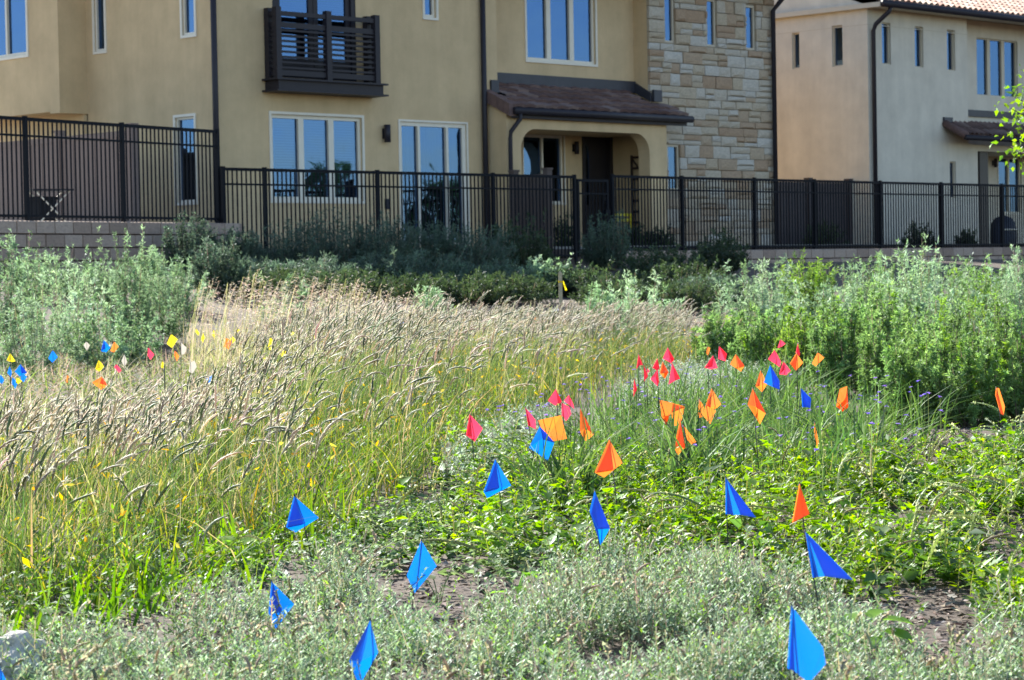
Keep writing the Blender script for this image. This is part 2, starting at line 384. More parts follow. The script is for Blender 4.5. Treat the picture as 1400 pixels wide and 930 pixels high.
# balcony french doors
def french():
    a0, a1, z0, z1 = h_bd; mb = MB(); P = P0
    for (x0, x1, y0, y1) in ((a0, a0+.11, z0, z1), (a1-.11, a1, z0, z1), (a0+.11, a1-.11, z1-.1, z1), (a0+.11, a1-.11, z0, z0+.1)):
        abox(mb, P, x0, x1, .01, .14, y0, y1)
    d = A.part(mb, 'balcony_door', M['dark']); mid = (a0+a1)/2
    for (x0, x1) in ((a0+.11, mid-.005), (mid+.005, a1-.11)):
        f = MB()
        for (p, q, y0, y1) in ((x0, x0+.11, z0+.1, z1-.1), (x1-.11, x1, z0+.1, z1-.1), (x0+.11, x1-.11, z0+.1, z0+.36), (x0+.11, x1-.11, z1-.24, z1-.1)):
            abox(f, P, p, q, .05, .11, y0, y1)
        A.part(f, 'door_leaf', M['dark'], d)
        g = MB(); abox(g, P, x0+.111, x1-.111, .075, .085, z0+.361, z1-.241); A.part(g, 'pane', M['glass'], d)
        bl = MB(); z = z1-.26
        while z > z0+.36: abox(bl, P, x0+.11, x1-.11, .15, .17, z-.03, z); z -= .045
        A.part(bl, 'blind', M['blind'], d)
    bk = MB(); abox(bk, P, a0+.002, a1-.002, .27, .30, z0+.002, z1-.002); A.part(bk, 'dark_room_sheet', M['room'], d)
french()
# balcony
def balcony():
    ub0 = uw(364, 60)[0]; wb = us(379, 60, ub0)[0]; ub1 = uw(514, 70, wb)[0]; ubm = uw(448, 70, wb)[0]
    zt = uw(448, 20, wb)[1]; zs1 = uw(448, 113.5, wb)[1]; zs0 = uw(448, 126, wb)[1]
    s = MB(); s.box(ub0-.05, ub1+.10, wb-.08, -.002, zs0, zs1)
    s.box(ub0-.13, ub1+.17, wb-.15, -.002, zs1+.002, zs1+.035); s.box(ub0-.13, ub1+.17, wb-.15, -.002, zs0-.035, zs0-.002)
    b = A.part(s, 'balcony', M['dark'])
    pm = unit_mesh('post', M['dark']); sl = unit_mesh('slat', M['dark'])
    for (u, w, dz) in ((ub0, wb, .06), (ubm, wb, .06), (ub1, wb, .06), (ub0, -.08, .06), (ub1, -.08, .06)):
        bar('post', pm, b, u-.06, u+.06, w-.06, w+.06, zs1+.04, zt+dz)
    zl = zs1+.14; n = 9
    for k in range(n+1):
        z = zl + (zt-.26-zl)*k/n; hh = .05 if k in (0, n) else .019
        bar('slat', sl, b, ub0+.062, ubm-.062, wb-.02, wb+.02, z-hh, z+hh); bar('slat', sl, b, ubm+.062, ub1-.062, wb-.02, wb+.02, z-hh, z+hh)
        for u in (ub0, ub1): bar('slat', sl, b, u-.02, u+.02, wb+.062, -.142, z-hh, z+hh)
    for (x0, x1) in ((ub0+.062, ubm-.062), (ubm+.062, ub1-.062)): bar('top_rail', sl, b, x0, x1, wb-.035, wb+.035, zt-.09, zt-.01)
    for u in (ub0, ub1): bar('top_rail', sl, b, u-.035, u+.035, wb+.062, -.142, zt-.09, zt-.01)
balcony()
u, z = uw(525, 183); lamp(A, u, 0, z, 1.0)
mb = MB(); u, z = uw(529, 279); mb.box(u-.06, u+.06, -.03, -.002, z-.1, z+.1); A.part(mb, 'outlet_cover', M['dark'])
# side wall u = 0 and wing
h_s1 = srectm(128, 142, -30, 70.5); h_s2 = srectm(248.5, 265.5, -20, 48); h_s3 = srectm(240, 266, 160, 277)
mb = MB(); PS = sideP(0); holes_wall(mb, 0, W1, ZB, EAVE, [h_s1, h_s2, h_s3], PS, .3); A.part(mb, 'wall', M['stucco'])
for h in (h_s1, h_s2, h_s3): window(A, PS, *h, fr=.045, trim=.05, rec=.05)
uW = uw(80, 70, W1)[0]; zW = uw(80, 151.5, W1)[1]
h_w = srectm(-22, 35, -30, 79, uW)
mb = MB(); holes_wall(mb, W1, W1+7, zW, EAVE, [h_w], sideP(uW), .3)
mb.quad((uW, W1, zW), (0, W1, zW), (0, W1, EAVE), (uW, W1, EAVE)); mb.quad((uW, W1, zW), (uW, W1+7, zW), (0, W1+7, zW), (0, W1, zW))
mb.quad((uW+.55, W1+.02, ZB), (uW+.55, W1+7, ZB), (uW+.55, W1+7, zW), (uW+.55, W1+.02, zW)); mb.quad((uW+.55, W1+.02, ZB), (0, W1+.02, ZB), (0, W1+.02, zW), (uW+.55, W1+.02, zW))
A.part(mb, 'wall', M['stucco'])
window(A, sideP(uW), *h_w, cols=2, fr=.06, mull=.06, trim=.05, rec=.05)
mb = MB(); mb.box(uW-.02, 0, W1-.02, W1+.3, zW-.04, zW-.002); A.part(mb, 'band', M['stucco'])
# recessed bay
h_r = rectm(718, 812, -40, 85, wr)
mb = MB(); zcl = uw(800, 179.5, -.75)[1]+.05
holes_wall(mb, uF1, uS, zcl, EAVE, [h_r], frontP(wr), .3); A.part(mb, 'wall', M['stucco'])
window(A, frontP(wr), *h_r, cols=3, mull=.13, fr=.06, trim=.05)
# porch back wall, window and door
h_pw = rectm(714.5, 770, 185, 278, wback); h_pd = rectm(795, 836, 181, 338, wback)
mb = MB(); holes_wall(mb, uF1-2.2, uS, ZB, 4.4, [h_pw, h_pd], frontP(wback), .3); A.part(mb, 'wall', M['stucco'])
window(A, frontP(wback), *h_pw, cols=2, fr=.05, mull=.05, trim=.03)
def front_door():
    a0, a1, z0, z1 = h_pd; P = frontP(wback); mb = MB()
    for (x0, x1, y0, y1) in ((a0, a0+.09, z0, z1), (a1-.09, a1, z0, z1), (a0+.09, a1-.09, z1-.1, z1)): abox(mb, P, x0, x1, -.03, .16, y0, y1)
    abox(mb, P, a0+.09, a1-.09, .1, .16, z0, z1-.1)
    d = A.part(mb, 'front_door', M['door'])
    ua, ub = uw(800, 230, wback)[0], uw(809, 230, wback)[0]; zt = uw(803, 194, wback)[1]; zb = uw(803, 280, wback)[1]
    g = MB(); L = ub-ua; vs = [(ua, wback+.085, zb), (ub, wback+.085, zb)] + [(ua + L*math.cos(t), wback+.085, zt-L*.9+L*.9*math.sin(t)) for t in np.linspace(0, math.pi/2, 7)]
    n_ = len(vs); g.add(vs + [(x, y+.012, z_) for x, y, z_ in vs], [tuple(range(n_)), tuple(range(2*n_-1, n_-1, -1))] + [(i, (i+1) % n_, n_+(i+1) % n_, n_+i) for i in range(n_)])
    A.part(g, 'pane', M['glass'], d)
    k = MB(); k.tube([(a1-.2, wback+.05, z0+.95), (a1-.2, wback+.05, z0+1.15)], .02, 8); A.part(k, 'handle', M['flash'], d)
front_door()
u, z = uw(784, 202.5, wback); lamp(A, u, wback, z, .8)
# stone bay
def stone_bay():
    hs = [rectm(908.5, 922, -30, 58), rectm(966.5, 979.5, -1, 63.5), rectm(1020, 1033, 7.5, 68), rectm(913.5, 929.5, 198, 260)]
    mb = MB(); holes_wall(mb, uS, uE, ZB, EAVE, hs, frontP(.06), .26)
    A.part(mb, 'wall', M['mortar'])
    mb = MB(); mb.quad((uS, .06, ZB), (uS, wback+.05, ZB), (uS, wback+.05, EAVE), (uS, .06, EAVE)); mb.quad((uE, .06, ZB), (uE, 9, ZB), (uE, 9, EAVE), (uE, .06, EAVE)); A.part(mb, 'wall', M['stucco'])
    for h in hs: window(A, frontP(.0), *h, fr=.045, trim=.0, rec=.08, mat='frame_tan')
    # corner strip so that stones finish cleanly
    mb = MB(); mb.box(uS, uE, .03, .058, ZB, ZB+.05); clad = A.part(mb, 'stone_cladding', M['mortar'])
    rs = random.Random(5); z = uw(980, 334)[1]-.05; rows = []
    hb = [(h[0]-.012, h[1]+.012, h[2]-.012, h[3]+.012) for h in hs]
    meshes = []
    for v in range(6):
        b = MB(); rv = random.Random(v)
        def j(): return rv.uniform(-.03, .03)
        vs = []
        for (x, zz) in ((-.5, -.5), (.5, -.5), (.5, .5), (-.5, .5)): vs.append((x, .5, zz))
        for (x, zz) in ((-.5, -.5), (.5, -.5), (.5, .5), (-.5, .5)): vs.append((x*.985+j()*.4, -.3+j()*4, zz*.97+j()))
        for (x, zz) in ((-.3, -.25), (.3, -.25), (.3, .25), (-.3, .25)): vs.append((x+j(), -.5+j()*5, zz+j()))
        fs = [(0, 1, 5, 4), (1, 2, 6, 5), (2, 3, 7, 6), (3, 0, 4, 7), (4, 5, 9, 8), (5, 6, 10, 9), (6, 7, 11, 10), (7, 4, 8, 11), (8, 9, 10, 11)]
        b.add(vs, fs); meshes.append(b.mesh('stone', M['stone']))
    cnt = 0; zc = z; small = MB()
    while zc < EAVE-.02:
        hr = rs.choice([.15, .19, .23, .26, .28, .28]); hr = min(hr, EAVE-zc); x = uS
        while x < uE-.02:
            L = rs.uniform(.26, .66)*(1.1 if hr > .18 else .95); x1 = min(uE, x+L)
            if uE-x1 < .2: x1 = uE
            segs = [(x, x1)]
            for h in hb:
                if h[2] < zc+hr-.02 and h[3] > zc+.02:
                    ns = []
                    for (p, q) in segs:
                        if q <= h[0] or p >= h[1]: ns.append((p, q))
                        else:
                            if p < h[0]-.03: ns.append((p, h[0]))
                            if q > h[1]+.03: ns.append((h[1], q))
                    segs = ns
            for (p, q) in segs:
                sub = [(zc, zc+hr)]
                if hr > .2 and rs.random() < .42: sub = [(zc, zc+hr*.45), (zc+hr*.45, zc+hr)]
                for (y0, y1) in sub:
                    th = rs.uniform(.055, .095)
                    pr = project(W3((p+q)/2, 0, (y0+y1)/2))
                    if pr[1] < -25 or cnt >= 300:
                        small.box(p+.006, q-.006, .058-th, .059, y0+.005, y1-.005); continue
                    o = inst('stone', meshes[rs.randrange(6)], clad, ((p+q)/2-A.u0, .058-th/2+.0, (y0+y1)/2), (0, 0, 0), (q-p-.009, th, y1-y0-.008)); cnt += 1
            x = x1
        zc += hr
    if small.v: tag(A.part(small, 'stone', M['stone'], clad), kind='stuff')
stone_bay()
# porch
def porch():
    uP0 = uw(666.5, 250)[0]; wp = us(694, 250, uP0)[0]; uP1 = uw(912, 230, wp)[0]
    zr = uw(800, 158, wp)[1]+.05
    a0, a1 = uw(713.5, 250, wp)[0], uw(889, 250, wp)[0]; zo = uw(800, 179.5, wp)[1]
    mb = MB(); P = frontP(wp); holes_wall(mb, uP0, uP1, ZB, zr, [(a0, a1, ZB, zo)], P, .32)
    rad = .42
    for (ax, sgn) in ((a0, 1), (a1, -1)):
        arc = [(ax + sgn*(rad - rad*math.cos(t)), zo-rad+rad*math.sin(t)) for t in np.linspace(0, math.pi/2, 9)]
        for (p, q) in zip(arc[:-1], arc[1:]):
            mb.add([(ax, wp, zo), (p[0], wp, p[1]), (q[0], wp, q[1])], [(0, 1, 2)])
            mb.quad((p[0], wp, p[1]), (q[0], wp, q[1]), (q[0], wp+.32, q[1]), (p[0], wp+.32, p[1]))
    mb.quad((uP0, wp, ZB), (uP0, -.002, ZB), (uP0, -.002, zr+.25), (uP0, wp, zr)); mb.quad((uP1, wp, ZB), (uP1, .0, ZB), (uP1, .0, zr+.25), (uP1, wp, zr))
    mb.quad((uP0+.3, wp+.32, ZB), (uP0+.3, wback, ZB), (uP0+.3, wback, zr), (uP0+.3, wp+.32, zr))
    mb.quad((uP0, wp+.32, zo+.03), (uP1, wp+.32, zo+.03), (uP1, wback, zo+.03), (uP0, wback, zo+.03))
    A.part(mb, 'porch_wall', M['stucco'])
    # roof
    uR0 = uw(666, 125)[0]; wg, zg = us(701, 146, uR0); zg -= .02; uR1 = uw(940, 155, wg)[0]
    ztop = uw(780, 117, wr)[1]-.10; slope = (ztop-zg)/(wr-wg)
    rb = MB()
    def slab(x0, x1, w0, w1, d=.07):
        a, b = zg+slope*(w0-wg), zg+slope*(w1-wg)
        rb.add([(x0, w0, a-d), (x1, w0, a-d), (x1, w1, b-d), (x0, w1, b-d), (x0, w0, a), (x1, w0, a), (x1, w1, b), (x0, w1, b)],
               [(0, 3, 2, 1), (4, 5, 6, 7), (0, 1, 5, 4), (1, 2, 6, 5), (2, 3, 7, 6), (3, 0, 4, 7)])
    slab(uR0, uR1, wg, -.003); slab(uF1+.002, uS-.002, -.003, wr)
    roof = A.part(rb, 'porch_roof', M['dark'])
    ang = math.atan(slope); tl = .36; n = int((uR1-uR0)/.31)
    tm = MB(); t = .05
    vs = []
    for k in range(6):
        x = -.155+.31*k/5; zc = .03*math.cos((k/5-.5)*math.pi)
        vs += [(x, -tl/2, t+zc), (x, tl/2, .0+zc*.6), (x, -tl/2, zc*.8-.01)]
    for k in range(5):
        tm.add([vs[3*k], vs[3*k+3], vs[3*k+4], vs[3*k+1]], [(0, 1, 2, 3)], True); tm.add([vs[3*k+2], vs[3*k+5], vs[3*k+3], vs[3*k]], [(0, 1, 2, 3)])
    tmesh = tm.mesh('roof_tile', M['tile']); tw = (uR1-uR0)/n; rr = random.Random(3)
    row = 0; wc = wg+.14
    while wc < wr+.1:
        for k in range(n):
            x = uR0+tw*(k+.5)
            if wc > -.12 and not (uF1+tw*.5 < x < uS-tw*.5): continue
            inst('roof_tile', tmesh, roof, (x, wc, zg+slope*(wc-wg)+.03+rr.uniform(-.004, .006)), (ang, 0, rr.uniform(-.012, .012)), (tw/.31*.985, 1, 1))
        wc += .27; row += 1
    vb = MB()
    for k in range(4):
        w0, w1 = wg-.02+(0-wg)*k/4, wg-.02+(0-wg)*(k+1)/4-.01
        a, b = zg+slope*(w0-wg), zg+slope*(w1-wg)
        vb.add([(uR0-.12, w0, a-.16), (uR0+.06, w0, a-.16), (uR0+.06, w1, b-.16), (uR0-.12, w1, b-.16), (uR0-.12, w0, a+.09), (uR0+.06, w0, a+.09), (uR0+.06, w1, b+.09), (uR0-.12, w1, b+.09)],
               [(0, 3, 2, 1), (4, 5, 6, 7), (0, 1, 5, 4), (1, 2, 6, 5), (2, 3, 7, 6), (3, 0, 4, 7)])
    A.part(vb, 'verge_tile', M['tile'], roof)
    gt = MB(); gt.tube([(uR0-.02, wg-.07, zg-.06), (uR1+.06, wg-.07, zg-.06)], .075, 10); A.part(gt, 'gutter', M['dark'], roof)
    fa = MB(); fa.box(uR0, uR1, wg+.02, wg+.05, zg-.2, zg-.072); A.part(fa, 'fascia', M['dark'], roof)
    f = MB(); f.box(uF1, uS, wr-.05, wr-.002, ztop+.02, ztop+.27); f.box(uR0+.08, uF1, -.05, -.002, zg-slope*wg+.02, zg-slope*wg+.27)
    f.box(uS, uS+.26, -.12, -.06, zg-slope*wg+.02, zg-slope*wg+.27)
    a, b = zg-slope*wg, ztop
    f.add([(uS-.05, -.05, a+.02), (uS-.002, -.05, a+.02), (uS-.002, wr-.06, b+.02), (uS-.05, wr-.06, b+.02), (uS-.05, -.05, a+.2), (uS-.002, -.05, a+.2), (uS-.002, wr-.06, b+.24), (uS-.05, wr-.06, b+.24)],
          [(0, 3, 2, 1), (4, 5, 6, 7), (0, 1, 5, 4), (1, 2, 6, 5), (2, 3, 7, 6), (3, 0, 4, 7)])
    A.part(f, 'flashing', M['flash'], roof)
    ux = uP0+.02
    pipe(A, [(uR0+.14, wg-.07, zg-.1), (uR0+.14, wg-.07, zg-.22), (ux-.02, wp-.12, zg-.48), (ux-.02, wp-.1, zg-.62), (ux-.02, wp-.1, ZB)], .045)
    return uP0, wp, uP1
uP0, wp, uP1 = porch()
pipe(A, [(-.0, -.09, EAVE), (-.0, -.09, ZB)], .055)
u662 = uw(662, 120, -.08)[0]; pipe(A, [(u662, -.08, EAVE), (u662, -.08, ZB)], .055)
u58 = uw(1058.5, 120, -.1)[0]; pipe(A, [(u58+.1, -.45, EAVE-.05), (u58+.02, -.3, EAVE-.25), (u58, -.1, EAVE-.45), (u58, -.1, ZB)], .055)
def hip_roof(H, u0, u1, w0, w1, z, rise, name='roof', mat='tile'):
    b = MB(); ov = .45; u0 -= ov; u1 += ov; w0 -= ov; w1 += ov; d = min(u1-u0, w1-w0)/2
    if u1-u0 > w1-w0: r0, r1 = (u0+d, (w0+w1)/2, z+rise), (u1-d, (w0+w1)/2, z+rise)
    else: r0, r1 = ((u0+u1)/2, w0+d, z+rise), ((u0+u1)/2, w1-d, z+rise)
    c = [(u0, w0, z), (u1, w0, z), (u1, w1, z), (u0, w1, z)]
    vs = c + [r0, r1]
    b.add(vs, [(0, 1, 5, 4), (2, 3, 4, 5), (1, 2, 5), (3, 0, 4), (0, 3, 2, 1)] if u1-u0 > w1-w0 else [(0, 1, 4), (1, 2, 5, 4), (2, 3, 5), (3, 0, 4, 5), (0, 3, 2, 1)])
    return H.part(b, name, M[mat])
mb = MB(); mb.quad((uW, W1+7, ZB), (uE, W1+7, ZB), (uE, W1+7, EAVE), (uW, W1+7, EAVE)); mb.quad((uE, 9, ZB), (uE, W1+7, ZB), (uE, W1+7, EAVE), (uE, 9, EAVE)); A.part(mb, 'wall', M['stucco'])
hip_roof(A, 0, uE, 0, W1+7, EAVE+.003, 2.3)
hip_roof(A, uW, 0, W1, W1+7, EAVE+.001, .8)

# ------------------------------------------------------------------ right house
uB = uw(1187, 120)[0]
zE = uw(1250, 10, -.4)[1]
B = House('house', 'beige stucco house with sunlit barrel tile eave at the right beyond the stone bay', uB)
uBr = uw(1323, 120)[0]; uBend = uB+14
def house_b():
    hs = [rectm(1205.5, 1217.5, 31, 88), rectm(1250.5, 1262, 36.5, 92), rectm(1294.5, 1305.5, 41, 96.5), rectm(1298.5, 1307, 221, 271)]
    wB = .45
    hp = [uw(1335, 240)[0], uBend-.5, ZB, uw(1345, 205)[1]]
    mb = MB(); P = frontP(0); holes_wall(mb, uB, uBr, ZB, zE, hs, P, .3)
    mb.quad((uBr, 0, ZB), (uBr, wB, ZB), (uBr, wB, zE), (uBr, 0, zE)); B.part(mb, 'wall', M['stucco2'])
    for h in hs: window(B, P, *h, fr=.03, rec=.09, mat='frame_tan')
    ht = rectm(1335, 1391, 54, 132, wB)
    mb = MB(); PB = frontP(wB); holes_wall(mb, uBr, uBend, 3.9, zE, [ht], PB, .3); B.part(mb, 'wall', M['stucco2'])
    window(B, PB, *ht, cols=3, fr=.03, mull=.14, rec=.09, mat='frame_tan')
    # porch below: front wall flush, deep recess with post, window
    wp2 = 1.6; hw = rectm(1364, 1396, 215, 292, wp2); zt = uw(1345, 207)[1]
    mb = MB(); mb.quad((uBr, .0, zt), (uBend, .0, zt), (uBend, .0, 3.9), (uBr, .0, 3.9))
    u35 = uw(1337, 240)[0]; mb.quad((uBr, 0, ZB), (u35, 0, ZB), (u35, 0, zt), (uBr, 0, zt)); mb.quad((u35, 0, ZB), (u35, wp2, ZB), (u35, wp2, zt), (u35, 0, zt))
    mb.quad((u35, 0, zt), (uBend, 0, zt), (uBend, wp2, zt), (u35, wp2, zt))
    holes_wall(mb, u35, uBend, ZB, zt, [hw], frontP(wp2), .3); B.part(mb, 'porch_wall', M['stucco2'])
    window(B, frontP(wp2), *hw, cols=2, fr=.05, mull=.06, trim=.03)
    mb = MB(); a, b = uw(1337.5, 250, .15)[0], uw(1349, 250, .15)[0]; mb.box(a, b, .1, .5, ZB, zt-.004); B.part(mb, 'porch_post', M['door'])
    u, z = uw(1357, 223, wp2); lamp(B, u, wp2, z, .7)
    # little barrel tiled porch roof
    ur0 = uw(1314, 180, -.5)[0]; z0 = uw(1360, 187, -.6)[1]; z1 = uw(1360, 172, 0)[1]
    rb = MB(); rb.add([(ur0, -.6, z0-.06), (uBend, -.6, z0-.06), (uBend, -.002, z1-.06), (ur0, -.002, z1-.06), (ur0, -.6, z0), (uBend, -.6, z0), (uBend, -.002, z1), (ur0, -.002, z1)],
        [(0, 3, 2, 1), (4, 5, 6, 7), (0, 1, 5, 4), (1, 2, 6, 5), (2, 3, 7, 6), (3, 0, 4, 7)]); roof = B.part(rb, 'porch_roof', M['tile'])
    bt = MB(); L = .46
    vs = []
    for k in range(7):
        a = math.pi*k/6; vs += [(-.085*math.cos(a), -L/2, .075*math.sin(a)), (-.065*math.cos(a), L/2, .06*math.sin(a))]
    bt.add(vs, [(2*k, 2*k+2, 2*k+3, 2*k+1) for k in range(6)] + [tuple(2*k for k in range(7))], True)
    bm1 = bt.mesh('barrel_tile', M['tile']); bm2 = bt.mesh('barrel_tile', M['tile2'])
    ang = math.atan((z1-z0)/.6); n = 20
    for k in range(n):
        x = ur0+.1+k*.2
        for (wc) in (-.40, -.12): inst('barrel_tile', bm1, roof, (x-uB, wc, z0+(wc+.6)/.6*(z1-z0)+.01), (ang, 0, 0))
    g = MB(); g.tube([(ur0-.05, -.67, z0-.06), (uBend, -.67, z0-.06)], .07, 10); B.part(g, 'gutter', M['dark'], roof)
    g = MB(); g.box(ur0-.06, ur0+.3, -.06, -.004, z1-.0, z1+.14); g.box(ur0+.3, uBend, wB-.06, wB-.002, z1+.25, z1+.42); B.part(g, 'flashing', M['flash'], roof)
    vt = MB(); vt.tube([(ur0, -.66, z0-.01), (ur0, -.004, z1-.01)], .10, 9); B.part(vt, 'verge_tile', M['tile'], roof)
    mb = MB(); mb.quad((ur0+.3, 0, 3.9), (uBend, 0, 3.9), (uBend, wB, 3.92), (ur0+.3, wB, 3.92)); B.part(mb, 'ledge', M['stucco2'])
    # side wall
    h1 = srectm(1082.5, 1092.5, 45, 94, uB); h2 = srectm(1137, 1151.5, 35, 91, uB); wend = 12
    mb = MB(); holes_wall(mb, 0, wend, ZB, zE, [h1, h2], sideP(uB), .3)
    mb.quad((uB, wend, ZB), (uBend, wend, ZB), (uBend, wend, zE), (uB, wend, zE)); mb.quad((uBend, 0, ZB), (uBend, wend, ZB), (uBend, wend, zE), (uBend, 0, zE)); B.part(mb, 'wall', M['stucco2'])
    for h in (h1, h2): window(B, sideP(uB), *h, fr=.035, rec=.09, mat='frame_tan')
    jt = MB(); zj = uw(1260, 41)[1]; jt.box(uB, uBr, -.003, .01, zj-.008, zj+.008); jt.box(uB-.003, uB+.01, 0, wend, zj-.008, zj+.008); B.part(jt, 'control_joint', M['frame_tan'])
    # main roof
    ov = .5; sl = math.tan(R_(20)); zr = zE+.03; rb = MB(); dep = (wend+2*ov)/2; rid = zr+sl*dep
    rb.add([(uB-.12, -ov, zr), (uBend, -ov, zr), (uBend, dep-ov, rid), (uB-.12, dep-ov, rid), (uB-.12, wend+ov, zr), (uBend, wend+ov, zr)], [(0, 1, 2, 3), (3, 2, 5, 4), (1, 5, 2), (0, 4, 5, 1)])
    gb = MB(); gb.add([(uB-.004, 0, zE), (uB-.004, wend, zE), (uB-.004, wend/2, zE+sl*wend/2)], [(0, 2, 1)]); B.part(gb, 'gable', M['stucco2'])
    roof = B.part(rb, 'roof', M['tile2']); ang = math.atan(sl); n = int((uBend-uB)/.24)
    for k in range(n):
        for r in range(7):
            x = uB+.0+k*.24; wc = -ov+.2+r*.37
            if project(W3(x, wc, zr))[0] > 1430: continue
            inst('barrel_tile', bm2, roof, (x-uB, wc, zr+sl*(wc+ov)+.03), (ang, 0, 0), (1.25, 1, 1.25))
    g = MB(); g.tube([(uB-.15, -ov-.07, zr-.05), (uBend, -ov-.07, zr-.05)], .085, 10); B.part(g, 'gutter', M['dark'], roof)
    g = MB(); g.box(uB-.14, uBend, -ov, -.004, zr-.10, zr-.004); g.box(uB-.16, uB-.004, -ov, 6, zr-.12, zr-.005); B.part(g, 'eave_board', M['frame_tan'], roof)
    a = uB+.12
    pipe(B, [(a+.1, -ov-.05, zr-.08), (a+.06, -ov-.02, zr-.22), (a, -.16, zr-.5), (a, -.09, zr-.65), (a, -.09, ZB)], .055)
house_b()

# ------------------------------------------------------------------ iron fences
def fence(name, label, p0, p1, zb, zt, posts, gate=None):
    """p0 -> p1 on plan; posts as distances along it"""
    d = np.array(p1)-np.array(p0); L = float(np.hypot(d[0], d[1])); rz = math.atan2(d[1], d[0])
    root = empty(name, (p0[0], p0[1], zb), rz, label, 'fence', 'iron picket fences before the houses')
    H = zt-zb; pk = unit_mesh('picket', M['iron']); pm = unit_mesh('post', M['iron']); rl = unit_mesh('rail', M['iron'])
    for i, q in enumerate(posts):
        bar('post', pm, root, q-.030, q+.030, -.030, .030, -.25, H+.02)
    rail_h = ((H-.05, H), (H-.285, H-.255), (.05, .09))
    for (a, b) in zip(posts[:-1], posts[1:]):
        for (y0, y1) in rail_h: bar('rail', rl, root, a+.031, b-.031, -.022, .022, y0, y1)
    return root, L, H, pk
def add_pickets(root, posts, H, pk, step=.094):
    n = 0
    for (a, b) in zip(posts[:-1], posts[1:]):
        c = max(1, round((b-a)/step)); s = (b-a)/c
        for k in range(1, c):
            x = a+s*k; bar('picket', pk, root, x-.0105, x+.0105, -.009, .009, .02, H-.051); n += 1
    return n
zFb = 1.17; uf = lambda px: uw(px, 300, wF)[0]
zFt = uw(450, 232.5, wF)[1]; zFb = uw(860, 345, wF)[1]
u0c = uf(306)
def fpost(*px): return [uf(p)-uf(px[0]) for p in px]
ps = fpost(306, 363, 517, 675, 786)
r, L, H, pk = fence('iron_fence', 'black iron picket fence across the yellow house, behind the dark shrubs', W3(uf(306), wF, 0), W3(uf(786), wF, 0), zFb-.12, zFt, ps)
add_pickets(r, ps, H, pk)
ps = fpost(838, 933, 1032, 1114, 1204, 1287, 1370, 1455)
r, L, H, pk = fence('iron_fence', 'black iron picket fence standing on the low block wall at the right', W3(uf(838), wF, 0), W3(uf(1455), wF, 0), zFb+.02, zFt+.03, ps)
add_pickets(r, ps, H, pk)
def gate():
    a = uf(788.5); b = uf(834); p = W3(a, wF, zFb-.1); L = b-a
    g = empty('iron_gate', tuple(p), TH, 'narrow black iron gate between the two fence runs before the porch', 'gate'); H = zFt-.06-(zFb-.1)
    me = unit_mesh('gate_bar', M['iron'])
    for (x0, x1, z0, z1) in ((.02, .07, 0.03, H), (L-.09, L-.04, 0.03, H), (.07, L-.09, H-.05, H), (.07, L-.09, H-.29, H-.26), (.07, L-.09, .08, .12)): bar('frame', me, g, x0, x1, -.02, .02, z0, z1)
    pk = unit_mesh('picket', M['iron']); n = int((L-.16)/.09)
    for k in range(1, n): x = .07+(L-.16)*k/n; bar('picket', pk, g, x-.0085, x+.0085, -.008, .008, .121, H-.051)
    lt = MB(); lt.box(L-.16, L-.04, -.05, .05, H*.55, H*.55+.1); lt.build('latch', M['iron'], g)
gate()
pl1 = at(298, 305.5, 38.06); pl0 = at(0, 301.5, 33.8); dL = (pl1-pl0); dL[2] = 0; lenL = np.hypot(dL[0], dL[1]); dL /= lenL
zL = .5*(pl1[2]+pl0[2]); zLt = .5*(at(298, 178, 38.06)[2]+at(0, 158.5, 33.8)[2])
ext = 1.2; q0 = pl0-dL*ext
def along_left(px):
    r = ray(px, 250); n = np.array([-dL[1], dL[0], 0]); t = ((q0-CC)@n)/(r@n); P = CC+r*t; return float((P-q0)@dL)
ps = [along_left(x) for x in (-62, 36, 168, 298)]
ps0 = ps[0]; q0 = q0+dL*ps0; ps = [p-ps0 for p in ps]
r, L, H, pk = fence('iron_fence', 'black iron picket fence on the raised block wall at the left edge', q0, pl1, zL, zLt, ps)
add_pickets(r, ps, H, pk, .098)

# ------------------------------------------------------------------ block walls
def block_wall(label, p0, p1, ztop, courses, endret=None):
    d = np.array(p1)-np.array(p0); L = float(np.hypot(d[0], d[1])); rz = math.atan2(d[1], d[0])
    root = empty('retaining_wall', (p0[0], p0[1], ztop-.2*courses), rz, label, 'wall', 'block retaining walls under the fences')
    core = MB(); core.box(.005, L-.005, -.10, .14, -.4, .2*courses-.012); core.build('core', M['wall_core'], root)
    b = MB(); b.box(-.5, .5, -.5, .5, -.5, .5)
    vs = []; bm = MB()
    for (x, z) in ((-.5, -.5), (.5, -.5), (.5, .5), (-.5, .5)): vs.append((x, .5, z))
    for (x, z) in ((-.5, -.5), (.5, -.5), (.5, .5), (-.5, .5)): vs.append((x, -.4, z))
    for (x, z) in ((-.48, -.46), (.48, -.46), (.48, .46), (-.48, .46)): vs.append((x, -.5, z))
    bm.add(vs, [(3, 2, 1, 0), (0, 1, 5, 4), (1, 2, 6, 5), (2, 3, 7, 6), (3, 0, 4, 7), (4, 5, 9, 8), (5, 6, 10, 9), (6, 7, 11, 10), (7, 4, 8, 11), (8, 9, 10, 11)])
    me = bm.mesh('block', M['block']); rr = random.Random(9)
    for c in range(courses):
        x = 0 if c % 2 == 0 else -.2
        while x < L:
            a, e = max(x, 0), min(x+.4, L)
            if e-a > .04: inst('block', me, root, ((a+e)/2, -.05+rr.uniform(-.004, .004), .2*c+.1), (0, 0, 0), (e-a-.010, .34, .19))
            x += .4
    return root
zwR = uw(870, 343, wF)[1]
block_wall('low tan block retaining wall under the right hand iron fence', W3(uf(836), wF+.05, 0), W3(uf(1460), wF+.05, 0), zwR, 3)
wl1 = pl1+dL*.35
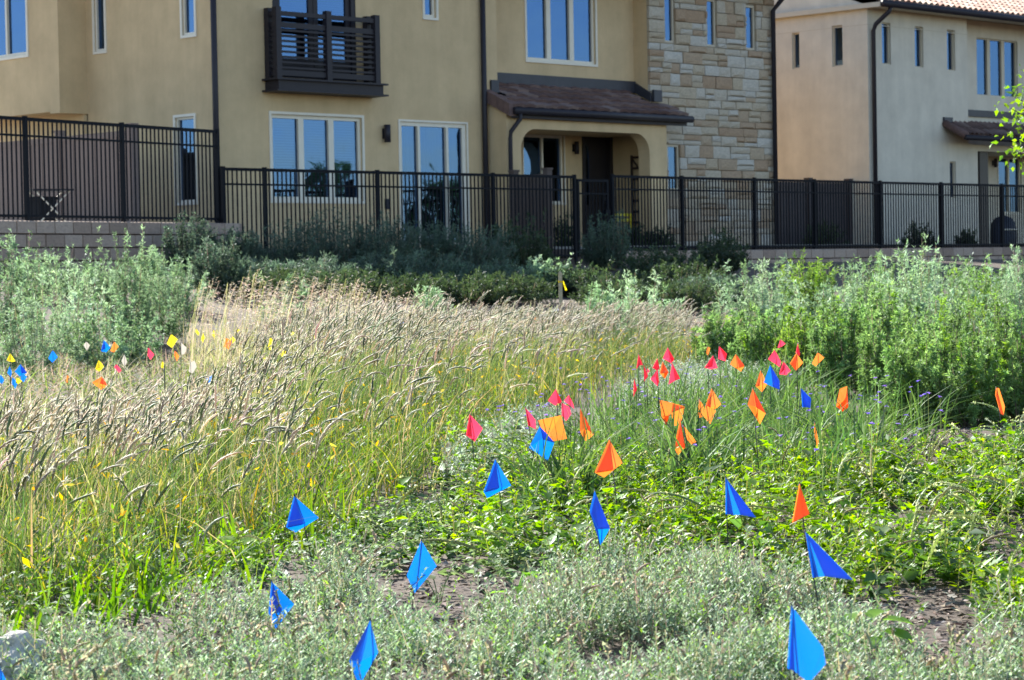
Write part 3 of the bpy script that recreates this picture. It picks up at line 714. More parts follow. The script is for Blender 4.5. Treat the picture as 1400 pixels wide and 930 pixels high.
block_wall('grey tan block retaining wall under the left hand iron fence', q0, wl1, zL+.0, 4)
# raised left yard behind the left wall, and patio slabs
def slab_poly(name, pts, z0, z1, mat, label):
    mb = MB(); n = len(pts); mb.add([(p[0], p[1], z0) for p in pts] + [(p[0], p[1], z1) for p in pts], [tuple(range(n-1, -1, -1)), tuple(range(n, 2*n))] + [(i, (i+1) % n, n+(i+1) % n, n+i) for i in range(n)])
    return tag(mb.build(name, mat), kind='structure', label=label)
nL = np.array([-dL[1], dL[0], 0])
slab_poly('yard', [q0+nL*.16, wl1+nL*.16, W3(-.02, -.6, 0), W3(-.02, 12, 0), q0+nL*14], .6, zL-.012, M['concrete'], 'raised concrete yard behind the left wall')
slab_poly('patio', [W3(.1, wF+.6, 0), W3(uE, wF+.6, 0), W3(uE, -.01, 0), W3(.1, -.01, 0)], 1.0, 1.34, M['concrete'], 'concrete patio before the yellow house')

# ------------------------------------------------------------------ yard things
def privacy_fence(label, p0, p1, zb, zt, posts, wood='wood'):
    d = np.array(p1)-np.array(p0); L = float(np.hypot(d[0], d[1])); rz = math.atan2(d[1], d[0])
    root = empty('privacy_fence', (p0[0], p0[1], zb), rz, label, 'fence', 'brown board fences in the yards'); H = zt-zb
    bm = unit_mesh('board', M[wood]); n = max(2, int(L/.16)); s = L/n
    for k in range(n): bar('board', bm, root, s*k+.003, s*(k+1)-.003, -.015+.006*(k % 2), .015+.006*(k % 2), .06, H-.12)
    bar('rail', bm, root, 0, L, -.03, .03, H-.119, H-.02); bar('rail', bm, root, 0, L, -.03, .03, 0.0, .059)
    pm = unit_mesh('post', M[wood]); cm = unit_mesh('post_cap', M[wood])
    for q in posts:
        bar('post', pm, root, q-.065, q+.065, -.065, .065, -.05, H+.05); bar('post_cap', cm, root, q-.08, q+.08, -.08, .08, H+.051, H+.09)
    return root
pn = at(186, 300, 39.6); r0 = ray(-30, 250)
def on_side(px, p):                     # along E2 from p until column px
    r = ray(px, 280); den = r[0]*E2[1]-r[1]*E2[0]
    t = ((p[0]-CC[0])*E2[1]-(p[1]-CC[1])*E2[0])/den; return CC+r*t
pf = on_side(-60, pn); pw = on_side(84, pn)
zt_ = at(186, 176, 39.6)[2]
Lw = float(np.hypot(*(pf-pn)[:2])); lw2 = float(np.hypot(*(pw-pn)[:2]))
privacy_fence('brown board yard fence behind the left iron fence, running back beside the house', pn[:2], pf[:2], zL-.01, zt_, [.05, lw2, Lw-.05])
# short panel by the porch
pn = at(752, 300, 44.3); pf = on_side(701, pn); zt_ = at(752, 236, 44.3)[2]; L2 = float(np.hypot(*(pf-pn)[:2]))
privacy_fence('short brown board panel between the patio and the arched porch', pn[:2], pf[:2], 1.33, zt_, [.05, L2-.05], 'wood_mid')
# between the houses
a, b = uE+.12, uB-.05
mk = W3(a, .55, 0); mk2 = W3(b, .55, 0); zt_ = uw(1130, 249, .55)[1]
privacy_fence('brown board fence, colour darkened for shade, closing the gap between the two houses', mk[:2], mk2[:2], 1.28, zt_, [.06, (b-a)*.52, b-a-.06], 'wood_shaded')
def folding_table():
    p = at(68, 302, 37.0); p = np.array([p[0], p[1], zL-.012]); ang = math.atan2(dL[1], dL[0])
    t = empty('folding_table', tuple(p), ang-.5, 'small black folding table with crossed legs before the board fence', 'table')
    zt = at(68, 259, 37.0)[2]-p[2]; w = .34
    mb = MB(); mb.box(-w, w, -.22, .22, zt-.03, zt); mb.build('table_top', M['dark'], t)
    lg = MB()
    lg.tube([(-.28, -.18, zt-.031), (.26, -.18, 0)], .012, 6); l = lg.mesh('leg', M['frame'])
    inst('leg', l, t); inst('leg', l, t, rot=(0, 0, math.pi), loc=(0, -.34, 0)); inst('leg', l, t, loc=(0, .34, 0)); inst('leg', l, t, rot=(0, 0, math.pi))
    bx = empty('storage_bin', tuple(p + np.array([-.14, .14, 0])), ang, 'black storage bin standing under the small folding table', 'bin')
    m2 = MB(); m2.box(-.2, .2, -.12, .12, 0, zt*.72); m2.build('bin_body', M['iron'], bx); m2 = MB(); m2.box(-.22, .22, -.14, .14, zt*.72+.001, zt*.72+.05); m2.build('lid', M['iron'], bx)
folding_table()
def trellis():
    w_ = us(871, 280, uS-.06)[0]; wa, wb2 = us(880, 280, uS-.06)[0], us(864.5, 280, uS-.06)[0]
    z1 = us(872, 212, uS-.06)[1]; p = W3(uS-.06, wa, 1.33); t = empty('trellis', tuple(p), TH, 'rusty iron ladder trellis against the right wall inside the porch', 'trellis')
    L = wb2-wa; H = z1-1.33; me = unit_mesh('bar', M['rust'])
    for y in (0, L): bar('upright', me, t, -.012, .012, y-.025, y+.025, 0, H)
    for k in range(9): z = .1+(H-.15)*k/8; bar('rung', me, t, -.01, .01, .026, L-.026, z-.025, z+.025)
    d = MB(); d.tube([(0, .03, H-.4), (0, L-.03, H-.1)], .018, 6); d.build('brace', M['rust'], t)
trellis()
def yellow_rack():
    w_ = .0; u0_, z1 = uw(839, 294, w_); u1_, _ = uw(864, 294, w_); z0 = 1.335
    t = empty('yellow_rail', tuple(W3(u0_, w_, z0)), TH, 'low yellow two bar rail standing in the porch behind the gate', 'rail')
    me = unit_mesh('bar', M['yellow']); L = u1_-u0_; h = uw(850, 292, w_)[1]-z0
    for (a_, b_) in ((h-.06, h), (h-.17, h-.11)): bar('bar', me, t, .0, L, -.015, .015, a_, b_)
    for x in (0.02, L-.02): bar('leg', me, t, x-.02, x+.02, .016, .04, 0, h)
yellow_rack()
def covered_grill():
    p = W3(uw(1372, 320, .2)[0], .2, 1.28); t = empty('covered_barbecue', tuple(p), TH, 'dark blue rounded cover over a barbecue before the beige house window', 'barbecue')
    b = MB(); rings = [(.36, 0), (.40, .15), (.40, .45), (.36, .62), (.25, .76), (.08, .82)]; n = 14; vs = []; fs = []
    for (r, z) in rings:
        for k in range(n): a_ = 2*math.pi*k/n; vs.append((r*math.cos(a_)*(1+.05*math.sin(3*a_)), r*math.sin(a_)*.8, z))
    for i in range(len(rings)-1):
        for k in range(n): fs.append((i*n+k, i*n+(k+1) % n, (i+1)*n+(k+1) % n, (i+1)*n+k))
    fs.append(tuple((len(rings)-1)*n+k for k in range(n))); b.add(vs, fs, True); b.build('cover', M['bluecloth'], t)
    s = MB(); s.tube([(.405*math.cos(a_), .33*math.sin(a_)-.0, .45) for a_ in np.linspace(-2.6, -.5, 9)], .02, 6); s.build('strap', M['frame'], t)
covered_grill()

# ------------------------------------------------------------------ vegetation builders (numpy)
def rot_from(n): a = rng.uniform(0, 2*math.pi, n); return np.stack([np.cos(a), np.sin(a), np.zeros(n)], -1)
def norm(v): return v/np.maximum(np.linalg.norm(v, axis=-1, keepdims=True), 1e-9)
class Veg:
    """gathers leaf sized faces with a colour per vertex and links them as one mesh"""
    def __init__(s): s.V = []; s.F = []; s.C = []; s.n = 0; s.T = 0
    def put(s, v, f, c):
        v = v.reshape(-1, 3); s.V.append(v.astype(np.float32)); s.F.append((f+s.n).astype(np.int32)); s.C.append(c.reshape(-1, 3).astype(np.float32)); s.n += len(v)
    def ribbon(s, P, side, w, col):
        """P (N,S,3) path, side (N,3) or (N,S,3), w (N,S) half width, col (N,3) or (N,S,3)"""
        N, S = P.shape[:2]
        if side.ndim == 2: side = side[:, None, :]
        v = np.stack([P - side*w[..., None], P + side*w[..., None]], 2)
        base = np.arange(N)[:, None]*(2*S); k = np.arange(S-1)[None]*2
        q = np.stack([base+k, base+k+1, base+k+3, base+k+2], -1).reshape(-1, 4)
        c = col[:, None, None, :] if col.ndim == 2 else col[:, :, None, :]
        s.put(v, q, np.broadcast_to(c, (N, S, 2, 3)))
    def leaf(s, B, D, U, L, Wd, col, fold=.35, tipw=.45):
        """leaf of two folded quads: base B, direction D, up U, length L, half width Wd"""
        D = norm(D); Sd = norm(np.cross(D, U)); Un = np.cross(Sd, D); L = L[:, None]; Wd = Wd[:, None]
        v0 = B; v1 = B + D*L*tipw*.75 + Sd*Wd + Un*Wd*fold; v2 = B + D*L - Un*L*.10; v3 = B + D*L*tipw*.75 - Sd*Wd + Un*Wd*fold; v4 = B + D*L*.5
        v = np.stack([v0, v1, v2, v3, v4], 1); N = len(B); b = np.arange(N)[:, None]*5
        f = np.concatenate([b+np.array([0, 1, 2, 4]), b+np.array([0, 4, 2, 3])])
        s.put(v, f, np.broadcast_to(col[:, None, :], (N, 5, 3)))
    def tri(s, a, b, c, col):
        v = np.stack([a, b, c, c], 1); N = len(a); f = np.arange(N*4).reshape(N, 4); f[:, 3] = f[:, 2]
        s.put(np.stack([a, b, c], 1), np.arange(N*3).reshape(N, 3)[:, [0, 1, 2, 2]], np.broadcast_to(col[:, None, :], (N, 3, 3)))
    def tube(s, P, r, col, K=3):
        """P (N,S,3), r (N,S)"""
        N, S = P.shape[:2]
        T = np.gradient(P, axis=1); T = norm(T); up = np.array([.13, .31, .94]); A = norm(np.cross(T, up)); Bv = np.cross(T, A)
        ang = 2*math.pi*np.arange(K)/K
        v = P[:, :, None, :] + r[..., None, None]*(A[:, :, None, :]*np.cos(ang)[None, None, :, None] + Bv[:, :, None, :]*np.sin(ang)[None, None, :, None])
        b = (np.arange(N)*S*K)[:, None, None]; i = (np.arange(S-1)*K)[None, :, None]; k = np.arange(K)[None, None]; k2 = (k+1) % K
        f = np.stack([b+i+k, b+i+k2, b+i+K+k2, b+i+K+k], -1).reshape(-1, 4)
        c = col[:, None, None, :] if col.ndim == 2 else col[:, :, None, :]
        s.put(v, f, np.broadcast_to(c, (N, S, K, 3)))
    def mesh(s, name, mat):
        V = np.concatenate(s.V); F = np.concatenate(s.F); C = np.concatenate(s.C)
        istri = F[:, 2] == F[:, 3]; cnt = np.where(istri, 3, 4)
        loops = F.reshape(-1)[~(np.stack([np.zeros_like(istri)]*3+[istri], -1).reshape(-1))]
        me = bpy.data.meshes.new(name); me.vertices.add(len(V)); me.vertices.foreach_set('co', V.reshape(-1))
        me.loops.add(len(loops)); me.loops.foreach_set('vertex_index', loops)
        st = np.concatenate([[0], np.cumsum(cnt)[:-1]]).astype(np.int32)
        me.polygons.add(len(F)); me.polygons.foreach_set('loop_start', st); me.polygons.foreach_set('loop_total', cnt.astype(np.int32))
        at_ = me.attributes.new('tint', 'FLOAT_COLOR', 'POINT')
        at_.data.foreach_set('color', np.concatenate([np.clip(C, 0, 1), np.ones((len(C), 1), np.float32)], 1).reshape(-1).astype(np.float32))
        me.update(calc_edges=True); me.materials.append(mat); s.tris = int((cnt-2).sum()); TRIS.append((name, s.tris)); return me
    def build(s, name, mat, parent=None, label=None, cat=None, kind=None, loc=None):
        o = bpy.data.objects.new(name, s.mesh(name, mat)); COL.objects.link(o); o.parent = parent; tag(o, label, cat, None, kind); return o
TRIS = []
def tint(N, base, var=.2, hue=.08):
    b = np.array(base)[None]*(1 + rng.normal(0, var, (N, 1))) ; return np.clip(b*(1 + rng.normal(0, hue, (N, 3))), .004, .9)
def mixc(N, cols, wts, var=.18, hue=.06):
    i = rng.choice(len(cols), N, p=np.array(wts)/sum(wts)); return np.clip(np.array(cols)[i]*(1+rng.normal(0, var, (N, 1)))*(1+rng.normal(0, hue, (N, 3))), .004, .9)
def noise2(x, y, s, seed=0):
    r = np.random.default_rng(seed); n = np.zeros_like(x)
    for o in range(3):
        for _ in range(4):
            a = r.uniform(0, 2*math.pi); k = 2**o/s; n += np.sin((x*math.cos(a)+y*math.sin(a))*k*2*math.pi + r.uniform(0, 6.28))/(2**o)
    return n/7.0
def poly_pts(poly, dens, maxn=400000):
    """random ground points inside a polygon (world xy), dens per square metre"""
    p = np.array(poly); lo, hi = p.min(0), p.max(0); n = int(min(maxn, dens*(hi[0]-lo[0])*(hi[1]-lo[1])))
    q = rng.uniform(lo, hi, (n, 2)); return q[inside(q, p)]
def inside(q, p):
    r = np.zeros(len(q), bool); j = len(p)-1
    for i in range(len(p)):
        c = ((p[i, 1] > q[:, 1]) != (p[j, 1] > q[:, 1])) & (q[:, 0] < (p[j, 0]-p[i, 0])*(q[:, 1]-p[i, 1])/(p[j, 1]-p[i, 1]+1e-12)+p[i, 0]); r ^= c; j = i
    return r
def G(*pts, z=0.0): return [tuple(ground(x, y, z)[:2]) for x, y in pts]
def Q(px, d): p = at(px, 400, d); return (p[0], p[1])
def on_ground(q): return np.column_stack([q, h_terrain(q[:, 0], q[:, 1])])
def inview(q, m=120, z=.2):
    P = np.column_stack([q, np.full(len(q), z)]); x, y = project(P); return (x > -m) & (x < 1400+m) & (P[:, 1] > 1)
# bare soil patches
SOIL = [np.array(G((525, 805), (555, 772), (640, 776), (705, 812), (680, 862), (610, 885), (545, 868))),
        np.array(G((1175, 828), (1215, 797), (1335, 802), (1355, 845), (1300, 880), (1210, 872))),
        np.array(G((1315, 775), (1350, 715), (1450, 708), (1450, 800), (1350, 800))),
        np.array(G((1185, 645), (1235, 592), (1340, 594), (1325, 645), (1250, 672))),
        np.array(G((1255, 890), (1290, 872), (1365, 888), (1330, 935), (1260, 925))),
        np.array(G((585, 892), (605, 878), (650, 884), (645, 912), (600, 914))),
        np.array(G((1080, 588), (1110, 558), (1150, 564), (1138, 594)))]
def nosoil(q, keep=0.04):
    m = np.zeros(len(q), bool)
    j = q + rng.normal(0, .03, q.shape)
    for p in SOIL: m |= inside(j, p)
    return ~m | (rng.random(len(q)) < keep)

WIND = np.array([.93, -.25, 0])
def blades(V, q, h, lean, w, col, S=4, wind=.3, z0=0.0, curve=1.8):
    N = len(q); P0 = on_ground(q); P0[:, 2] += z0; d = norm(rot_from(N)*1.0 + WIND*wind); t = np.linspace(0, 1, S)[None, :, None]
    hh = h[:, None, None]; P = P0[:, None, :] + np.array([0, 0, 1])*hh*(t - .25*lean[:, None, None]*t**2) + d[:, None, :]*hh*lean[:, None, None]*t**curve
    side = norm(np.cross(d, np.array([0, 0, 1.]))*.6 + rot_from(N)*.6); ww = w[:, None]*np.array([.8, 1, .75, .12] if S == 4 else np.interp(np.linspace(0, 1, S), [0, .4, 1], [.8, 1, .1]))[None]
    V.ribbon(P, side, ww, col); return P
# ---- foxtail grass
def foxtail():
    edge = G((-90, 905), (40, 880), (120, 858), (200, 838), (300, 790), (360, 762), (430, 738), (500, 690), (560, 645), (630, 608), (690, 583), (780, 548), (860, 523), (930, 508), z=.0)
    poly = edge + [Q(990, 18.5), Q(965, 23.5), Q(700, 25), Q(420, 24), Q(340, 19), Q(345, 13.5), Q(300, 11.2), Q(150, 10.6), Q(-90, 10.2)]
    st = Veg(); pa = np.array(poly)
    def wob(q): return np.column_stack([q[:, 0]+.8*noise2(q[:, 0], q[:, 1], 1.3, 51), q[:, 1]+1.0*noise2(q[:, 0], q[:, 1], 1.2, 52)])
    def near_edge(q): return ~inside(q+np.array([.30, -.35]), pa)
    q = wob(poly_pts(poly, 600)); q = q[inview(q)]; q = q[~near_edge(q) | (rng.random(len(q)) < .5)]; d = q[:, 1]
    dn = noise2(q[:, 0], q[:, 1], 1.3, 3); q = q[rng.random(len(q)) < np.clip(.66+1.0*dn, .12, 1)*np.clip(1.25-q[:, 1]/34, .4, 1)]; N = len(q); d = q[:, 1]
    H = np.interp(d, [5, 7, 10, 13, 18, 25], [.33, .39, .45, .50, .44, .34])*(1+rng.normal(0, 1, N)*np.interp(d, [8, 14, 20], [.21, .17, .12]))*np.where(near_edge(q), .8, 1); pxq = project(np.column_stack([q, np.full(N, .3)]))[0]; H = np.minimum(H, np.interp(pxq, [0, 280, 360, 440], [.29, .30, .42, .8])*(1+rng.normal(0, .10, N))*np.interp(d, [5, 8, 10], [1.25, 1.05, .95])); H *= 1 + .12*noise2(q[:, 0], q[:, 1], 2.2, 8)
    # stems and heads
    m = rng.random(N) < np.interp(d, [5, 7, 10, 14], [.14, .24, .36, .42]); qs = q[m]; Hs = H[m]; n = len(qs); P0 = on_ground(qs)
    wd = norm(WIND[None] + rng.normal(0, .38, (n, 3))*[1, 1, 0]); droop = np.clip(rng.normal(.62, .42, n), .0, 1.5); lean = np.where(rng.random(n) < .07, rng.uniform(.8, 1.6, n), np.clip(rng.normal(.20, .18, n), .0, .9))
    t = np.linspace(0, 1, 5)[None, :, None]
    SP = P0[:, None] + np.array([0, 0, 1.])*Hs[:, None, None]*t + wd[:, None]*(Hs*lean)[:, None, None]*t**2
    st.ribbon(SP, norm(np.cross(wd, [0, 0, 1.])+rot_from(n)*.5), np.full((n, 5), .0014)*np.array([1.2, 1, .9, .8, .7]), mixc(n, [(.17, .21, .08), (.32, .29, .15), (.13, .19, .08)], [4, 3, 3]))
    hd = Veg(); L = rng.normal(.096, .020, n).clip(.05, .14); S = 7; s_ = np.linspace(0, 1, S)
    a0 = np.arctan(2*lean); ang = a0[:, None] + droop[:, None]*(s_[None]*1.15)**1.1        # angle from vertical along the head
    step = (L/(S-1))[:, None, None]*(np.sin(ang)[..., None]*wd[:, None] + np.cos(ang)[..., None]*np.array([0, 0, 1.]))
    HP = SP[:, -1:, :] + np.concatenate([np.zeros((n, 1, 3)), np.cumsum(step[:, :-1], 1)], 1)
    prof = np.array([.35, .85, 1, 1, .9, .65, .15]); R = .0039*prof[None]*(1+rng.normal(0, .15, (n, 1)))
    base = mixc(n, [(.38, .34, .245), (.26, .25, .16), (.50, .455, .35), (.15, .185, .09)], [4, 3.5, 3, 4], .22)
    hd.tube(HP, R, base, 4)
    K = 24; f = rng.uniform(.02, .97, (n, K)); idx = np.minimum((f*(S-1)).astype(int), S-2); fr = (f*(S-1)-idx)[..., None]; ii = np.arange(n)[:, None]
    B0 = HP[ii, idx]*(1-fr) + HP[ii, idx+1]*fr; T = norm(HP[ii, idx+1]-HP[ii, idx]); rd = norm(np.cross(T, rng.normal(0, 1, (n, K, 3)))); Dv = norm(T*.85+rd*.42)
    al = rng.uniform(.010, .023, (n, K, 1)); B0 = B0+rd*.0025; sd = norm(np.cross(Dv, rng.normal(0, 1, (n, K, 3))))*.0009
    c = mixc(n*K, [(.65, .59, .46), (.52, .47, .36), (.78, .72, .59)], [4, 3, 3], .12)
    hd.tri((B0-sd).reshape(-1, 3), (B0+sd).reshape(-1, 3), (B0+Dv*al).reshape(-1, 3), c)
    # leaf blades, green low down, straw higher
    N2 = len(q); cols = mixc(N2, [(.11, .185, .045), (.19, .25, .055), (.36, .33, .18), (.055, .11, .035), (.48, .32, .05)], [5, 3, 1.7, 6, .4])
    blades(st, q, H*rng.uniform(.45, 1.0, N2), np.abs(rng.normal(.45, .3, N2)), rng.uniform(.0012, .0026, N2), cols, wind=.5)
    q2 = wob(poly_pts(poly, 480)); q2 = q2[inview(q2)]; q2 = q2[rng.random(len(q2)) < np.clip(1.2-q2[:, 1]/25, .2, 1)]; n2 = len(q2)
    blades(st, q2, rng.uniform(.10, .34, n2), np.abs(rng.normal(.6, .35, n2)), rng.uniform(.0014, .0032, n2), mixc(n2, [(.15, .22, .035), (.27, .30, .04), (.42, .36, .16), (.07, .12, .03)], [4, 3, 3, 5]), wind=.3)
    qy = poly_pts(poly, 55); qy = qy[inview(qy)]; ny = len(qy); By = on_ground(qy); By[:, 2] += rng.uniform(.06, .30, ny)
    st.leaf(By, norm(rng.normal(0, 1, (ny, 3))), norm(rng.normal(0, 1, (ny, 3))), rng.uniform(.018, .05, ny), rng.uniform(.003, .007, ny), mixc(ny, [(.70, .50, .03), (.62, .36, .04), (.55, .5, .1)], [3, 2, 2]))
    st.build('grass', M['grass'], label='tall green and yellow foxtail grass filling the left and middle of the field', cat='grass', kind='stuff')
    hd.build('foxtail_heads', M['straw'], label='pale bristly foxtail seed heads nodding to the right above the grass', cat='grass', kind='stuff')
foxtail()
# ---- shoots with leaves: the low ground covers
def shoots(V, q, h, K, leaf, lw, cols, wts, lean=.35, t0=.15, up=.5, stem=(.12, .13, .05), sw=.0012, z0=0, droop=0.0, var=.18, stemwind=.0, lobes=0.0):
    N = len(q); P0 = on_ground(q); P0[:, 2] += z0; dr = norm(rot_from(N)+WIND*stemwind); ln = np.abs(rng.normal(lean, lean*.5, N)); S = 4; t = np.linspace(0, 1, S)[None, :, None]
    SP = P0[:, None]+np.array([0, 0, 1.])*(h/np.sqrt(1+ln**2))[:, None, None]*t + dr[:, None]*(h*ln)[:, None, None]*t**1.5
    V.ribbon(SP, norm(np.cross(dr, [0, 0, 1.])+rot_from(N)*.4), np.full((N, S), sw), tint(N, stem))
    f = np.tile(np.linspace(t0, 1, K)[None], (N, 1))+rng.normal(0, .04, (N, K)); f = f.clip(0, .999); idx = (f*(S-1)).astype(int).clip(0, S-2); fr = (f*(S-1)-idx)[..., None]; ii = np.arange(N)[:, None]
    B = SP[ii, idx]*(1-fr)+SP[ii, idx+1]*fr; T = norm(SP[ii, idx+1]-SP[ii, idx])
    az = rng.uniform(0, 6.28, (N, 1))+2.4*np.arange(K)[None]+rng.normal(0, .4, (N, K)); rd = np.stack([np.cos(az), np.sin(az), np.zeros_like(az)], -1)
    upv = (up*(.4+.9*f)+rng.normal(0, .25, (N, K)))[..., None]
    D = norm(rd+np.array([0, 0, 1.])*upv-np.array([0, 0, 1.])*droop); U = norm(T*1.0+rng.normal(0, .35, (N, K, 3))+np.array([0, 0, .8]))
    sz = (1.12-.55*f)*rng.uniform(.65, 1.25, (N, K)); c = np.repeat(mixc(N, cols, wts, .12, .04), K, 0)*(1+rng.normal(0, var, (N*K, 1)))
    c = np.clip(c, .004, .9); Bf, Df, Uf, sf = B.reshape(-1, 3), norm(D.reshape(-1, 3)), U.reshape(-1, 3), sz.reshape(-1)
    V.leaf(Bf, Df, Uf, leaf*sf, lw*sf, c)
    if lobes > 0:                         # side lobes make the leaf three pointed
        m = rng.random(len(Bf)) < lobes; Sd = norm(np.cross(Df[m], Uf[m]))
        for sg in (-1, 1): V.leaf(Bf[m]+Df[m]*(leaf*sf[m]*.22)[:, None], norm(Df[m]*.75+Sd*sg*.8), Uf[m], leaf*sf[m]*.55, lw*sf[m]*.62, c[m])
    return SP
def spikes(V, tips, dirs, L, r, cols, wts, K=11):
    """knobbly flower spikes along a line"""
    n = len(tips); dirs = norm(dirs); t = np.linspace(0, 1, 6); P = tips[:, None]+dirs[:, None]*(L[:, None]*t[None])[..., None]; P[..., 2] -= (L[:, None]*.32*t[None]**2); P[..., 0] += L[:, None]*.3*t[None]**2*rng.normal(.3, .7, (n, 1))
    V.tube(P, r[:, None]*np.array([.5, .8, .9, .8, .6, .2])[None], mixc(n, cols, wts), 3)
    f = np.tile(np.linspace(.0, .97, K)[None], (n, 1)); idx = (f*5).astype(int).clip(0, 4); fr = (f*5-idx)[..., None]; ii = np.arange(n)[:, None]
    B = P[ii, idx]*(1-fr)+P[ii, idx+1]*fr; rd = norm(rng.normal(0, 1, (n, K, 3))); D = norm(rd+dirs[:, None]*.5)
    c = mixc(n*K, cols, wts); V.leaf(B.reshape(-1, 3), D.reshape(-1, 3), norm(rng.normal(0, 1, (n*K, 3))), (r[:, None]*rng.uniform(1.4, 2.6, (n, K))).reshape(-1), (r[:, None]*rng.uniform(.6, 1.1, (n, K))).reshape(-1), c)
def sagecover():
    front = [Q(-120, 3.75), Q(700, 3.75), Q(1520, 3.75)]
    top = G((1500, 900), (1395, 845), (1330, 835), (1260, 862), (1190, 835), (1130, 800), (1050, 778), (960, 768), (880, 775), (800, 772), (720, 800), (660, 822), (560, 825), (510, 800), (455, 778), (400, 795), (330, 812), (230, 848), (120, 868), (20, 885), (-120, 905), z=.06)
    V = Veg(); q = poly_pts(front+top, 2500); q = q[inview(q)]; dn = noise2(q[:, 0], q[:, 1], .9, 5); q = q[nosoil(q, .05)]; dn = noise2(q[:, 0], q[:, 1], .9, 5); q = q[rng.random(len(q)) < np.clip(.62+1.8*dn, .05, 1)]
    n = len(q); hn = noise2(q[:, 0], q[:, 1], .6, 9); h = np.clip(.085+.15*hn+.05*noise2(q[:, 0], q[:, 1], .28, 10)+rng.normal(0, .024, n), .025, .26)
    SP = shoots(V, q, h, 17, .021, .0032, [(.24, .35, .19), (.32, .43, .27), (.14, .24, .10), (.19, .34, .06)], [4, 3.5, 3, 1.8], lean=.45, up=.9, stem=(.2, .2, .13))
    m = rng.random(n) < np.clip(.06+.45*noise2(q[:, 0], q[:, 1], .7, 21), .01, .3); k = int(m.sum())
    d = norm(rot_from(k)*.5+WIND*.25+np.array([0, 0, 1.])); spikes(V, SP[m, -1], d, rng.uniform(.018, .055, k), rng.uniform(.003, .0048, k), [(.38, .33, .22), (.44, .39, .27), (.28, .31, .17)], [4, 3, 3])
    # little straw coloured litter twigs
    V.build('ground_cover', M['sage'], label='low grey green sage ground cover with brownish flower spikes across the foreground', cat='ground cover', kind='stuff')
sagecover()
def weeds():
    poly = G((320, 812), (440, 765), (520, 790), (660, 815), (720, 800), (800, 772), (960, 768), (1050, 778), (1130, 800), (1200, 840), (1275, 850), (1330, 830), (1500, 880), (1500, 590), (1350, 612), (1260, 655), (1100, 640), (960, 660), (860, 640), (760, 640), (690, 618), (620, 640), (560, 660), (500, 700), (440, 745), (360, 775), z=.03)
    V = Veg(); q = poly_pts(poly, 620); q = q[inview(q)]; q = q[nosoil(q, .14)]; px, py = project(np.column_stack([q, np.full(len(q), .1)]))
    left = (px < 640+rng.normal(0, 40, len(px))) | ((py > 735) & (px < 800)) ; dn = noise2(q[:, 0], q[:, 1], 1.0, 31)
    keep = rng.random(len(q)) < np.clip(.6+1.2*dn, .12, 1); ql = q[left & keep]; qr = q[~left & keep & (rng.random(len(q)) < .78)]
    n = len(qr); h = np.clip(.11+.14*noise2(qr[:, 0], qr[:, 1], .7, 33)+rng.normal(0, .035, n), .04, .30)
    big = rng.random(n) < .38; cw = ([(.13, .25, .02), (.19, .34, .022), (.08, .17, .022), (.24, .38, .03)], [4, 4, 3, 2])
    SPa = shoots(V, qr[big], h[big], 9, .056, .0125, *cw, lean=.5, up=.5, stem=(.14, .16, .05), sw=.0016, lobes=.75)
    SPb = shoots(V, qr[~big], h[~big]*1.05, 13, .034, .0062, *cw, lean=.55, up=.7, stem=(.14, .16, .05), sw=.0014, lobes=.3)
    SP = np.concatenate([SPa, SPb]); qb = qr[rng.random(n) < .09]; nb = len(qb)
    shoots(V, qb, rng.uniform(.08, .24, nb), 7, .085, .022, [(.10, .22, .02), (.17, .33, .02), (.07, .15, .03)], [3, 3, 2], lean=.5, up=.35, stem=(.14, .18, .05), sw=.002, lobes=.8)
    m = rng.random(n) < .10; k = int(m.sum()); spikes(V, SP[m, -1], norm(rot_from(k)*.9+WIND*.3+np.array([0, 0, .8])), rng.uniform(.04, .11, k), rng.uniform(.003, .0045, k), [(.28, .30, .15), (.34, .33, .2)], [1, 1])
    qe = poly_pts(G((-80, 930), (40, 895), (200, 850), (330, 805), (420, 770), (520, 700), (480, 690), (380, 735), (260, 770), (150, 790), (-80, 800)), 170); ne = len(qe)
    shoots(V, qe, rng.uniform(.04, .15, ne), 9, .040, .011, [(.13, .25, .025), (.18, .31, .03), (.16, .24, .09)], [4, 3, 3], lean=.5, up=.5, lobes=.4)
    # long knobbly flower stalks arching over the weeds
    qs = np.concatenate([poly_pts(G((1200, 700), (1290, 640), (1480, 620), (1480, 800), (1250, 830)), 26), poly_pts(poly, 7)]); ns = len(qs); B = on_ground(qs); B[:, 2] += rng.uniform(.06, .16, ns)
    spikes(V, B, norm(rot_from(ns)*.8+np.array([-.6, 0, 0])+np.array([0, 0, .7])), rng.uniform(.10, .26, ns), rng.uniform(.0035, .0055, ns), [(.30, .36, .16), (.38, .42, .22), (.22, .28, .10)], [3, 3, 2], K=30)
    qg = poly_pts(G((-80, 800), (150, 760), (300, 700), (470, 640), (560, 590), (700, 540), (760, 540), (600, 640), (480, 700), (300, 780), (60, 870), (-80, 890)), 95); ng = len(qg)
    shoots(V, qg, rng.uniform(.06, .24, ng), 10, .040, .009, [(.10, .20, .03), (.14, .27, .03), (.17, .25, .09)], [4, 3, 2], lean=.4, up=.7, lobes=.4)
    # rounder, dustier leaves on the left
    n = len(ql); h = np.clip(.06+.04*noise2(ql[:, 0], ql[:, 1], .8, 35)+rng.normal(0, .02, n), .025, .16)
    shoots(V, ql, h, 8, .036, .0140, [(.15, .23, .09), (.19, .28, .11), (.11, .19, .06), (.14, .27, .03)], [4, 3, 3, 1.5], lean=.7, up=.25, stem=(.14, .15, .07), sw=.0014, lobes=.6)
    V.build('weeds', M['leaf'], label='bright green leafy weeds carpeting the middle of the plot', cat='weeds', kind='stuff')
weeds()
